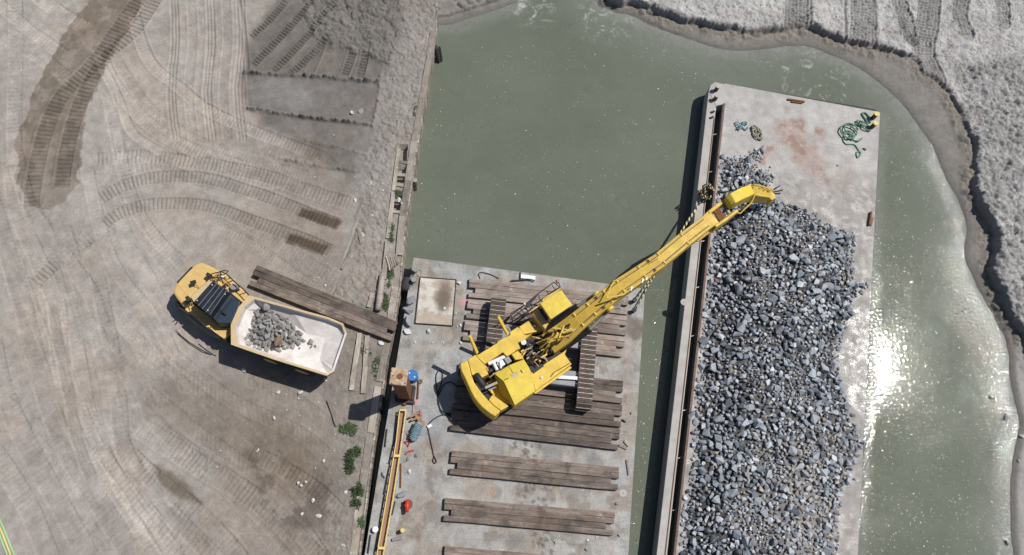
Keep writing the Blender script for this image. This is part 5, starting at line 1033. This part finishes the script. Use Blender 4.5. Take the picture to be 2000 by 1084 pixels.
for a in ((395, 525), (570, 342), (520, 640), (722, 450), (760, 415)): q = P(*zf([a])[0], 4.42); mb = MB(); mb.tube([q, q + Vector((0, 0, .05))], .03, 8); mb.build('roof_bolt', M['white'], tk)
pr(zf([(577, 280), (686, 183), (800, 270), (1004, 458), (995, 485), (925, 548), (765, 415), (590, 303)]), 2.95, 2.35, 'fender', 'truckyellow', tk, .03)
pr(zf([(252, 612), (345, 560), (540, 712), (640, 812), (790, 815), (778, 890), (705, 975), (500, 838)]), 2.95, 2.35, 'fender', 'truckyellow', tk, .03)
for i in range(7):
    a = (258 + i * 64, 622 + i * 51); mb = MB(); mb.bar(*PL(zf([a, (a[0] + 38, a[1] + 32)]), 2.98), .08, .06); mb.build('step', M['yelbollard'], tk)
ml = MB()
for pts in ([(520, 262), (548, 215), (600, 200), (680, 180), (705, 168), (760, 180), (730, 205)], [(680, 185), (740, 215), (850, 320), (930, 385), (1000, 462)], [(545, 215), (570, 265), (640, 250), (665, 300)], [(668, 180), (665, 250), (690, 300)]): ml.tube(PL(zf(pts), 3.65), .035, 6)
for a in ((740, 215), (850, 320), (930, 385)): q = P(*zf([a])[0], 3.65); ml.tube([q, q - Vector((0, 0, .75))], .03, 6)
for pts in ([(205, 565), (250, 540), (310, 505)], [(240, 600), (310, 500), (330, 590)], [(520, 838), (600, 905), (700, 975), (735, 985)]): ml.tube(PL(zf(pts), 3.5), .035, 6)
# outboard ladder frame on the left side, low down
for k in range(2): ml.tube(PL([(360 + 4 * k, 612 + 6 * k), (385 + 4 * k, 634 + 6 * k), (410 + 4 * k, 650 + 6 * k), (432, 662)], 3.5), .03, 6)
ml.build('handrail', M['black'], tk)
mb = MB(); q = P(*zf([(300, 520)])[0], 3.5); mb.box(q, .2, .35, .3, R(30)); q = P(*zf([(540, 235)])[0], 3.5); mb.box(q, .2, .3, .25, R(60)); mb.build('side_mirror', M['black'], tk, .02)
clutter(zf([(600, 290), (680, 215), (900, 400), (850, 440), (760, 400)]), 14, 2.95, 3.2, tk, 'fender_pipework', ['truckyellow', 'black', 'black'], seed=9, r=(.02, .035))
mb = MB(); q = P(*zf([(842, 385)])[0], 2.95); mb.tube([q, q + Vector((0, 0, .4))], .19, 14); mb.build('exhaust_stack', M['greypaint'], tk); mb = MB(); q = P(*zf([(698, 252)])[0], 2.95); mb.tube([q, q + Vector((0, 0, .2))], .11, 12); mb.build('filler_cap', M['white'], tk)
pr(zf([(640, 820), (880, 600), (1000, 500), (1000, 900), (780, 1040), (712, 975)]), 2.6, 1.9, 'hitch', 'black', tk, .03)
O_ = [(255, 92), (700, 215), (1100, 325), (1250, 390), (1283, 485), (1145, 893), (1075, 942), (500, 765), (60, 612), (58, 402), (140, 215)]
I_ = [(308, 130), (700, 237), (1090, 345), (1228, 402), (1262, 490), (1130, 872), (1072, 916), (500, 744), (128, 602), (112, 420), (196, 222)]
F_ = [(400, 235, 2.95), (650, 350, 2.95), (870, 500, 2.95), (1060, 540, 3.05), (1250, 528, 3.5), (1136, 840, 3.5), (1000, 765, 3.05), (450, 700, 2.95), (235, 618, 2.95), (215, 560, 2.95), (335, 262, 2.95)]
ZT = 3.85
o3, i3, f3 = PL(zg(O_), ZT), PL(zg(I_), ZT), PL(zg(F_), 0); n = 11
o3[4].z = o3[5].z = i3[4].z = i3[5].z = ZT - .12
mb = MB(); mb.add(o3 + i3, [(i, (i + 1) % n, (i + 1) % n + n, i + n) for i in range(n) if i != 4]); cxy = sum(o3, Vector()) / n
low_ = [Vector((cxy.x + (p.x - cxy.x) * .90, cxy.y + (p.y - cxy.y) * .90, 2.35)) for p in o3]; mb.add(o3 + low_, [(i, i + n, (i + 1) % n + n, (i + 1) % n) for i in range(n)] + [tuple(range(2 * n - 1, n - 1, -1))])
# inner skin a little inside the rim so that the ring has thickness
bed = mb.build('bed_body', M['rimtan'], tk)
mid3 = [Vector((p.x + (cxy.x - p.x) * .012, p.y + (cxy.y - p.y) * .012, p.z - .38)) for p in i3]; mid3[4].z = i3[4].z - .05; mid3[5].z = i3[5].z - .05
mb = MB(); mb.add([p - Vector((0, 0, .004)) for p in i3] + mid3, [(i, (i + 1) % n, (i + 1) % n + n, i + n) for i in range(n)]); mb.add(mid3 + f3, [(i, (i + 1) % n, (i + 1) % n + n, i + n) for i in range(n)] + [(n, n + 1, n + 7), (n + 1, n + 2, n + 7), (n + 2, n + 3, n + 6), (n + 2, n + 6, n + 7), (n + 3, n + 4, n + 5), (n + 3, n + 5, n + 6), (n + 7, n + 8, n), (n + 8, n + 9, n + 10), (n + 8, n + 10, n)])
mb.add([o3[4], o3[5], i3[5], i3[4]], [(0, 1, 2, 3)])
mb.build('bed_liner', M['bedwhite'], bed)
ax1 = (P(660, 700, ZG) - P(450, 632, ZG)).normalized(); sx1 = Vector((-ax1.y, ax1.x, 0)); ax0 = (P(440, 600, ZG) - P(360, 552, ZG)).normalized(); sx0 = Vector((-ax0.y, ax0.x, 0))
def wheel(c, s_):
    mb = MB(); mb.tube([c - s_ * .33, c - s_ * .28, c + s_ * .28, c + s_ * .33], [.66, .76, .76, .66], 22); o = mb.build('wheel', M['rubber'], tk); mb = MB(); mb.tube([c - s_ * .335, c + s_ * .335], .42, 16); mb.build('rim', M['truckyellow'], o)
for cpt, a_, s_ in ((P(388, 575, ZG + .76), ax0, sx0), (P(545, 668, ZG + .76), ax1, sx1), (P(605, 688, ZG + .76), ax1, sx1)):
    for k in (-1, 1): wheel(cpt + s_ * k * .92, s_)
for a, b in (((470, 640), (640, 700)),): mb = MB(); mb.bar(P(*a, 1.95 + .2), P(*b, 2.15), 1.0, .35); mb.build('chassis', M['black'], tk)
# load of rock
LP_ = zg([(330, 225), (430, 210), (540, 250), (640, 310), (700, 380), (760, 440), (835, 520), (840, 590), (740, 635), (660, 655), (590, 680), (400, 685), (310, 645), (235, 595), (240, 500), (285, 420), (285, 330)]); lw = W2(LP_, 2.8)
got = []; rd = random.Random(12)
for _i in range(4000):
    x = rd.uniform(lw[:, 0].min(), lw[:, 0].max()); y = rd.uniform(lw[:, 1].min(), lw[:, 1].max())
    if not inside(np.array([x]), np.array([y]), lw)[0]: continue
    d_ = float(polydist(np.array([x]), np.array([y]), np.vstack([lw, lw[:1]]))[0][0]); r = rd.uniform(.13, .27)
    if any((x - a) ** 2 + (y - b) ** 2 < (.62 * (r + c)) ** 2 for a, b, c in got): continue
    got.append((x, y, r)); rock(x, y, 2.95 + .5 * min(1, d_ / 1.0) + r * .25, r, 'rocktruck', 'grey rock in the load of the dump truck bed', 'rocks loaded in the truck bed')
print('load', len(got))
for a, r, k, lab in (((585, 605), .38, 'rockbrown', 'brown oval rock at the lower edge of the truck load'), ((612, 497), .11, 'rockpale', 'small white rock in the middle of the truck load'), ((672, 543), .10, 'rockpale', 'small white rock right of the brown one in the truck load'),
                     ((460, 240), .34, 'rocktruck', 'largest flat grey rock at the top of the truck load'), ((910, 590), .2, 'rocktruck', 'dark rock rolled clear of the load, upper of two'), ((912, 632), .17, 'rocktruck', 'rock rolled clear of the load, directly below the dark one'), ((955, 632), .13, 'rocktruck', 'small rock furthest to the tail in the truck bed'), ((790, 658), .09, 'rocktruck', 'tiny rock alone below the load in the truck bed')):
    q = P(*zg([a])[0], 2.9); q2 = rock(q.x, q.y, (3.55 if a[0] < 700 else 2.97 + r * .5), r, k, lab)

n_ = 26; lxs = np.linspace(lw[:, 0].min(), lw[:, 0].max(), n_); lys = np.linspace(lw[:, 1].min(), lw[:, 1].max(), n_); LX, LY = np.meshgrid(lxs, lys); ins_ = inside(LX, LY, lw); dd_, _, _ = polydist(LX, LY, np.vstack([lw, lw[:1]]))
LZ = np.where(ins_, 2.95 + .42 * np.minimum(1, dd_ / 1.0) - .06 + .14 * clods(LX, LY, .3, 4), 2.93)
mb = MB(); mb.add(np.stack([LX.ravel(), LY.ravel(), LZ.ravel()], 1).tolist(), [(j * n_ + i, j * n_ + i + 1, (j + 1) * n_ + i + 1, (j + 1) * n_ + i) for j in range(n_ - 1) for i in range(n_ - 1) if ins_[j, i] and ins_[j + 1, i] and ins_[j, i + 1] and ins_[j + 1, i + 1]])
tag(mb.build('gravel_load', M['rocktruck']), 'grey gravel and small stone under the rocks in the truck bed', 'gravel', kind='stuff')

# ================================================================ things on the work barge
# square spud pile
sp = thing('spud_pile', 'tall rusty square steel pile standing through the barge edge beside a blue drum', 'pile', P(792, 770, ZL)); q0 = P(792, 770, ZL); az_ = R(-7)
mb = MB(); mb.box((q0.x, q0.y, -1.2), .74, .74, 7.45, az_); mb.build('column', M['rust'], sp, .03)
mb = MB(); mb.box((q0.x, q0.y, ZL + 4.95), .92, .92, .26, az_); cp_ = mb.build('pile_head', M['rustpale'], sp, .05)
mb = MB(); mb.tube([(q0.x + .06, q0.y, ZL + 5.205), (q0.x + .06, q0.y, ZL + 5.222)], .17, 16); mb.build('lifting_hole', M['rust'], cp_)
for a, b in ((-.38, .3), (-.36, -.38), (.36, -.36), (-.3, .05)): mb = MB(); mb.tube([(q0.x + a, q0.y + b, ZL + 5.2), (q0.x + a, q0.y + b, ZL + 5.24)], .04, 8); mb.build('bolt', M['rust'], cp_)
for dx, dy, sx, sy in ((0, .47, 1.15, .16), (0, -.47, 1.15, .16), (.49, 0, .16, .78), (-.49, 0, .16, .78)):
    mb = MB(); mb.box((q0.x + dx, q0.y + dy, ZL), sx, sy, .28, az_); mb.build('guide_collar', M['hull'], sp, .01)
mb = MB(); mb.box(P(805, 757, ZL), .26, .5, .1, az_); mb.build('pad_plate', M['greypaint'], sp, .01)
mb = MB(); mb.box(P(791, 786, ZL), .18, .36, .22, az_); mb.box(P(797, 784, ZL), .2, .16, .3, az_); mb.build('hinge_block', M['rust'], sp, .01)
# blue drum
q = P(805.3, 732.5, ZL + .9); dr = thing('drum', 'blue plastic drum beside the rusty square pile', 'drum', (q.x, q.y, ZL)); rs_ = []
mb = MB(); mb.tube([(q.x, q.y, ZL + z) for z in (0, .05, .28, .30, .32, .58, .60, .62, .84, .88)], [.30, .32, .32, .335, .32, .32, .335, .32, .32, .30], 28); mb.build('drum_body', M['blue'], dr)
mb = MB(); mb.tube([(q.x, q.y, ZL + .86), (q.x, q.y, ZL + .91)], .335, 28); mb.tube([(q.x, q.y, ZL + .909), (q.x, q.y, ZL + .9095)], .29, 28); mb.build('drum_lid', M['blue'], dr, .01)
for a, b in ((-.17, .12), (.14, -.12)): mb = MB(); mb.tube([(q.x + a, q.y + b, ZL + .91), (q.x + a, q.y + b, ZL + .935)], .045, 12); mb.build('bung_cap', M['white'], dr)
# gangway
gw = thing('gangway', 'long narrow yellow framed gangway with a rusty trough lying along the barge edge', 'gangway', P(765, 930, ZL))
zg_ = ZL + .42; La = [(780.7, 801), (774.4, 860), (756, 970), (737, 1079), (722, 1165)]; Ra = [(793, 801), (785, 860), (768.5, 970), (749.6, 1079), (735, 1165)]
for pts in (La, Ra):
    mb = MB()
    for a, b in zip(pts[:-1], pts[1:]): mb.bar(P(*a, zg_), P(*b, zg_), .05, .08)
    mb.build('side_rail', M['yelbollard'], gw)
    mb = MB()
    for a, b in zip(pts[:-1], pts[1:]): mb.bar(P(*a, ZL + .10), P(*b, ZL + .10), .06, .06)
    mb.build('lower_rail', M['yelbollard'], gw)
def on(pts, t):
    y = 801 + t * (1165 - 801)
    for a, b in zip(pts[:-1], pts[1:]):
        if y <= b[1]: return (a[0] + (b[0] - a[0]) * (y - a[1]) / (b[1] - a[1]), y)
    return pts[-1]
for t, w_ in ((0, .09), (.245, .14), (.74, .14)): mb = MB(); mb.bar(P(*on(La, t), zg_ + .05), P(*on(Ra, t), zg_ + .05), w_, .06); mb.build('top_crossbar', M['yelbollard'], gw)
for i in range(22):
    t = (i + .5) / 22; mb = MB()
    for pts in (La, Ra): mb.bar(P(*on(pts, t), ZL + .1), P(*on(pts, t), zg_), .05, .05)
    mb.bar(P(*on(La, t), ZL + .10), P(*on(Ra, t), ZL + .10), .05, .04); mb.build('rung', M['yelbollard'], gw)
mb = MB(); cc_ = [((a[0] + b[0]) / 2, (a[1] + b[1]) / 2) for a, b in zip(La, Ra)]
for a, b in zip(cc_[:-1], cc_[1:]): mb.bar(P(*a, ZL + .16), P(*b, ZL + .16), .30, .05)
mb.build('trough', M['orange'], gw)
# rope / netting bundle with lumber
mb = MB(); a0, b0 = P(818, 828, ZL + .32), P(806, 858, ZL + .30); d_ = (b0 - a0).normalized(); s_ = d_.cross(Vector((0, 0, 1))).normalized(); pts = []
for i in range(150):
    t = i / 149; th_ = t * 2 * math.pi * 10; rr_ = .26 * (1 - .3 * abs(t - .5)) + random.uniform(-.03, .03); c_ = a0.lerp(b0, t); pts.append(c_ + s_ * rr_ * math.cos(th_) + Vector((0, 0, 1)) * rr_ * math.sin(th_))
mb.tube(pts, .038, 5); mb.tube([a0 - d_ * .1, a0, b0, b0 + d_ * .1], [.12, .20, .20, .1], 12)
tag(mb.build('netting_bundle', M['fabric'], smooth=True), 'rolled bundle of blue grey rope netting on deck beside the gangway', 'rope bundle')
lum = thing('lumber_frame', 'broken orange brown timber frame above the blue netting bundle', 'frame', P(812, 820, ZL))
for a, b in (((800, 815), (818, 806)), ((803, 821), (818, 814)), ((817, 803), (827, 832)), ((811, 808), (822, 830)), ((815, 812), (829, 826)), ((820, 800), (823, 812))): timber(a, b, .12, .09, ZL + .34 + random.uniform(-.05, .05), M['orange'], lum, 'slat')
mb = MB(); mb.tube(PL([(801, 850), (796, 862), (790, 862), (797, 872), (803, 858)], ZL + .08), .05, 6); mb.tube(PL([(792, 887), (797, 882), (808, 879)], ZL + .08), .05, 6); tag(mb.build('chain_hoist', M['red']), 'red chain and hook tool lying below the blue netting', 'tool')
# black cable with an eye
def wire(pts, r, mat, name, label, cat, z=ZL + .04, parent=None): mb = MB(); mb.tube(PL([tuple(p) for p in spline(pts, 6)], z), r, 6); return tag(mb.build(name, mat, parent, smooth=True), label, cat)
wire([(902, 809), (880, 812), (862, 806), (856, 780), (852, 750), (852, 732), (858, 724), (864, 730), (862, 748), (856, 768), (856, 790), (868, 806), (890, 806), (903, 795), (900, 770), (885, 748), (868, 750), (858, 770)], .035, M['cable'], 'hose', 'looped black hose on deck in the counterweight shadow', 'hose')
wire([(880, 809), (862, 811), (848, 818), (837, 829), (836, 838), (840, 858), (844, 876), (847, 892), (845, 900), (849, 905), (852, 901), (848, 891)], .035, M['cable'], 'wire_sling', 'black wire sling with an eye at its lower end', 'cable')
mb = MB(); mb.box(P(839, 832, ZL + .09), .26, .17, .02, R(28)); tag(mb.build('tag_plate', M['white']), 'small white tag lying on the black wire sling', 'tag')
wire([(938, 545), (935, 536), (940, 532), (958, 536), (968, 541), (974, 544)], .03, M['cable'], 'bent_wire', 'bent dark wire lying at the head edge of the work barge', 'wire')
mb = MB(); mb.box(P(1031, 542, ZL), .95, .26, .10, R(-7)); tag(mb.build('board', M['white'], bevel=.01), 'short whitish board at the head edge above the timber mats', 'board')
mb = MB(); mb.bar(P(1016.5, 531, ZL + .06), P(1016.5, 545, ZL + .12), .06, .06); mb.tube(PL([(998, 548), (1015, 547), (1030, 545), (1038, 546), (1044, 549)], ZL + .14), .04, 6); tag(mb.build('iron_bracket', M['hull']), 'dark iron bar and rod lying against the whitish board', 'bar')
for a, b, r, mt, lab in (((818, 745), (815.5, 779), .05, 'rust', 'rusty rod with a ring end standing right of the drum'), ((783, 905), (782.5, 953), .04, 'rust', 'thin rusty rod right of the gangway middle'), ((772, 979), (766, 1006), .03, 'hull', 'thin dark rod left of the red tool'),
                         ((766, 1055), (785, 1050), .09, 'greypaint', 'short grey pipe near the bottom beside the gangway'), ((809, 769), (806, 808), .02, 'rustpale', 'pale thin stick through the pink paint mark')):
    z_ = ZL + .08; mb = MB(); mb.tube([P(*a, z_), P(*b, z_)], r, 8)
    if 'ring' in lab: c_ = P(821, 745, z_ + .05); mb.tube([c_ + Vector((.11 * math.cos(t), .11 * math.sin(t), 0)) for t in [i * .6 for i in range(12)]], .03, 6)
    tag(mb.build('rod' if r < .08 else 'pipe', M[mt]), lab, 'rod' if r < .08 else 'pipe')
# red pump on a black pan
mb = MB(); q = P(797, 985, ZL); mb.tube([(q.x, q.y, ZL), (q.x, q.y, ZL + .16)], .27, 22); pn = thing('hand_pump', 'red hand pump lying on a round dark pan near the lower left of the deck', 'pump', (q.x, q.y, ZL)); mb.build('pan', M['rust'], pn, .01)
mb = MB(); mb.tube([P(795.5, 977, ZL + .45), P(795, 990, ZL + .42), P(794.5, 1001, ZL + .40)], [.12, .13, .10], 12); mb.build('barrel', M['red'], pn, smooth=True); mb = MB(); mb.tube([P(790, 986, ZL + .5), P(796, 992, ZL + .5)], .04, 6); mb.build('handle', M['red'], pn); mb = MB(); mb.tube([P(797, 986, ZL + .1), P(796, 986, ZL + .42)], .05, 6); mb.build('pump_stand', M['red'], pn)
for px, py, r, h, mt, lab in ((733, 1034, .17, .32, 'white', 'white bucket at the barge edge left of the gangway'), (762, 1041, .17, .06, 'greypaint', 'pale grey lid lying right of the gangway near the bottom'), (786, 1036, .12, .55, 'yelbollard', 'small pale yellow topped can casting a long shadow near the bottom')):
    q = P(px, py, ZL + h); bkt_ = thing('bucket' if h > .1 else 'lid', lab, 'bucket' if h > .1 else 'lid', (q.x, q.y, ZL)); mb = MB(); mb.tube([(q.x, q.y, ZL), (q.x, q.y, ZL + h * .9)], [r * .85, r * .97], 18); mb.build('bucket_body', M[mt], bkt_); mb = MB(); mb.tube([(q.x, q.y, ZL + h * .9), (q.x, q.y, ZL + h)], r, 18); mb.build('bucket_rim', M[mt], bkt_, .01)
for a, w_, h_, rz, lab in (((1224, 866), .42, .2, -50, 'pale broken slab, upper of two by the right barge edge'), ((1216, 873), .5, .15, -25, 'pale broken slab, lower of two by the right barge edge'), ((1226, 913), .12, .9, 4, 'grey wooden batten lying along the right barge edge')):
    mb = MB(); mb.box(P(*a, ZL), w_, h_, .1, R(rz)); tag(mb.build('slab' if h_ < .5 else 'batten', M['driftwood'], bevel=.02), lab, 'slab' if h_ < .5 else 'batten')
for a, b, lab in (((1078, 1052), (1086, 1064), 'pale splinter of wood below the dusty mat'), ((1082, 1052), (1084, 1065), 'second pale splinter crossing the first below the dusty mat')): mb = MB(); mb.bar(P(*a, ZL + .03), P(*b, ZL + .03), .05, .04); tag(mb.build('splinter', M['driftwood']), lab, 'splinter')

# ================================================================ ropes
def tangle(cx, cy, w_, h_, n, r, mat, name, label, z, seed, tall=.15):
    rd = random.Random(seed); pts = []; a = rd.uniform(0, 6); x = y = 0.0
    for i in range(n):
        t = i / n; ph = i * .42; k = .55 + .45 * math.sin(t * 11 + seed); x = w_ * (.32 * math.sin(t * 5.1 + seed) + .30 * k * math.cos(ph)); y = h_ * (.32 * math.cos(t * 4.3 + seed * 2) + .30 * k * math.sin(ph * 1.02)); pts.append(P(cx + x, cy + y, z + rd.uniform(0, tall)))
    mb = MB(); mb.tube(pts, r, 6); return tag(mb.build(name, mat, smooth=True), label, 'rope')
tangle(1672, 256, 52, 42, 130, .05, M['ropeg'], 'rope_pile', 'tangled green mooring rope on the deck beside the yellow bollards', ZR + .05, 3)
mb = MB(); mb.tube(PL([tuple(p) for p in spline([(1652, 262), (1646, 270), (1652, 281), (1668, 282), (1676, 292), (1681, 300), (1675, 308), (1673, 298), (1680, 296)], 5)], ZR + .05), .045, 6); mb.tube(PL([tuple(p) for p in spline([(1700, 240), (1697, 228), (1690, 220), (1684, 222), (1690, 232), (1696, 242)], 5)], ZR + .08), .06, 6)
tag(mb.build('rope_tail', M['ropeg'], smooth=True), 'loose green rope end with an eye loop below the green tangle', 'rope')
tangle(1478, 256, 26, 36, 90, .045, M['ropet'], 'rope_pile', 'tan coiled rope on the deck near the left end of the rock barge head', ZR + .05, 5)
tangle(1449, 247, 24, 22, 60, .045, M['ropeb'], 'rope_pile', 'pale blue rope next to the tan coil on the rock barge deck', ZR + .05, 7)
tangle(1380, 375, 24, 34, 150, .045, M['ropeyb'], 'rope_tangle', 'black and yellow striped rope bunched on the gunwale by the boom', ZR + .05, 9, .5)
for pts, lab in (([(1376, 385, 1.7), (1352, 417, 1.55), (1326, 458, 1.5), (1300, 500, 1.5), (1268, 548, 1.5), (1241, 586, 1.6)], 'striped mooring line running from the rope bunch under the boom to the work barge bollards'), ([(1373, 388, 1.7), (1350, 424, 1.5), (1322, 468, 1.45), (1296, 512, 1.45), (1266, 558, 1.45), (1240, 607, 1.6)], 'second striped mooring line just below the first, ending at the lower bollard')):
    mb = MB(); mb.tube([P(*p) for p in pts], .04, 6); tag(mb.build('mooring_line', M['ropeyb'], smooth=True), lab, 'mooring line')
wire([(808, 528), (816, 526), (824, 530), (820, 540), (814, 536)], .025, M['ropet'], 'lashing_rope', 'thin tan rope round the corner bollards above the sand box', 'rope')
for i, (a, b) in enumerate((((-14, 985), (34, 1100)), ((-20, 985), (27, 1100)), ((-26, 985), (20, 1100)))):
    mb = MB(); mb.tube([P(*a, ZG + .05), P((a[0] + b[0]) / 2 + 1, (a[1] + b[1]) / 2, ZG + .05), P(*b, ZG + .05)], .05, 8); tag(mb.build('hose', M['greenpipe' if i != 1 else 'yelbollard'], smooth=True), ('right green hose of the pair at the lower left corner', 'pale middle hose at the lower left corner', 'left green hose at the lower left corner')[i], 'hose')

# ================================================================ weeds on the quay
def weed(px, py, rx, ry, n, label, seed, h=.45, z=ZG):
    rd = random.Random(seed); mb = MB(); lobes = [(rd.uniform(-.75, .75), rd.uniform(-.85, .85), rd.uniform(.15, .5)) for _ in range(7)]
    for i in range(n):
        a = rd.uniform(0, 6.28); k = math.sqrt(rd.random()); lo_ = lobes[rd.randrange(len(lobes))]; c = P(px + rx * (lo_[0] + lo_[2] * k * math.cos(a)), py + ry * (lo_[1] + lo_[2] * k * math.sin(a)), z); lean = rd.uniform(0, 6.28); L = rd.uniform(.08, .28); hh_ = h * rd.uniform(.3, 1) * (1.1 - k * .6); w_ = rd.uniform(.012, .035); d = Vector((math.cos(lean), math.sin(lean), 0)); s = Vector((-d.y, d.x, 0)) * w_
        p0 = c + Vector((0, 0, hh_ * .4)); p1 = c + d * L * .5 + Vector((0, 0, hh_)); p2 = c + d * L + Vector((0, 0, hh_ * .75)); mb.add([p0 - s * .5, p0 + s * .5, p1 + s, p1 - s, p2], [(0, 1, 2, 3), (3, 2, 4)])
    mb.tube([P(px, py, z - .05), P(px, py, z + h * .5)], .02, 5)
    return tag(mb.build('weed', M['leaf']), label, 'weed')
for i, a in enumerate((((765, 455, 6, 16, 190), 'green weeds between quay timbers and the long beam, above the slatted panel'), ((776, 378, 8, 6, 120), 'small weed tuft in the quay crib by the white boulder'), ((762, 548, 6, 20, 230), 'yellow green weeds beside the round log'), ((755, 590, 5, 16, 220), 'sparse weeds along the quay just above the ramp mat'),
                      ((689, 838, 14, 8, 260), 'upper clump of green weeds right of the driftwood branch'), ((692, 900, 16, 22, 900), 'largest clump of dense green weeds on the quay'), ((699, 966, 9, 20, 420), 'lowest long clump of green weeds on the quay'), ((716, 690, 7, 26, 70), 'thin grass between the two long planks'), ((735, 720, 6, 24, 70), 'thin grass strip between the planks and the cap timber'), ((706, 1020, 5, 16, 130), 'thin grass at the quay edge near the bottom'), ((672, 842, 8, 8, 120), 'small weed tuft left of the upper clump'), ((812, 212, 5, 12, 90), 'faint grass at the quay edge below the beach'))):
    (px, py, rx, ry, n), lab = a; weed(px, py, rx, ry, n, lab, i + 40, .45 if n > 300 else .2)

# white flecks: part floating foam, part sun glints painted as white bits
rd = random.Random(77); mb = MB(); wp_ = W2([(1705, 230), (1760, 230), (1870, 430), (1870, 520), (1960, 700), (1985, 830), (1970, 1090), (1680, 1090)], 0); wq_ = W2([(850, 100), (1200, 40), (1380, 130), (1300, 520), (1190, 530), (830, 490), (800, 470)], 0)
def flecks(poly, n):
    c = 0
    while c < n:
        x = np.array([rd.uniform(poly[:, 0].min(), poly[:, 0].max()) for _ in range(400)]); y = np.array([rd.uniform(poly[:, 1].min(), poly[:, 1].max()) for _ in range(400)])
        ok = inside(x, y, poly) & (fbm(x, y, 3.5, 14, 3) > np.array([rd.uniform(.3, .6) for _ in range(400)]))
        for x, y in zip(x[ok], y[ok]):
            c += 1; r = min(.05, rd.lognormvariate(math.log(.015), .45)); a = rd.uniform(0, 6); k = rd.uniform(.5, 1)
            mb.add([(x + r * math.cos(a + t) * (k if i % 2 else 1), y + r * math.sin(a + t), .004) for i, t in enumerate((0, 1.26, 2.5, 3.8, 5.0))] + [(x, y, .004 + r * .5)], [(0, 1, 5), (1, 2, 5), (2, 3, 5), (3, 4, 5), (4, 0, 5)])
flecks(wp_, 1700); flecks(wq_, 420); flecks(W2([(1262, 560), (1300, 560), (1255, 1080), (1236, 1080)], 0), 60)
tag(mb.build('foam_glint_flecks', M['white']), 'tiny white flecks of foam and painted sun glint scattered over the green water', 'foam', kind='stuff')
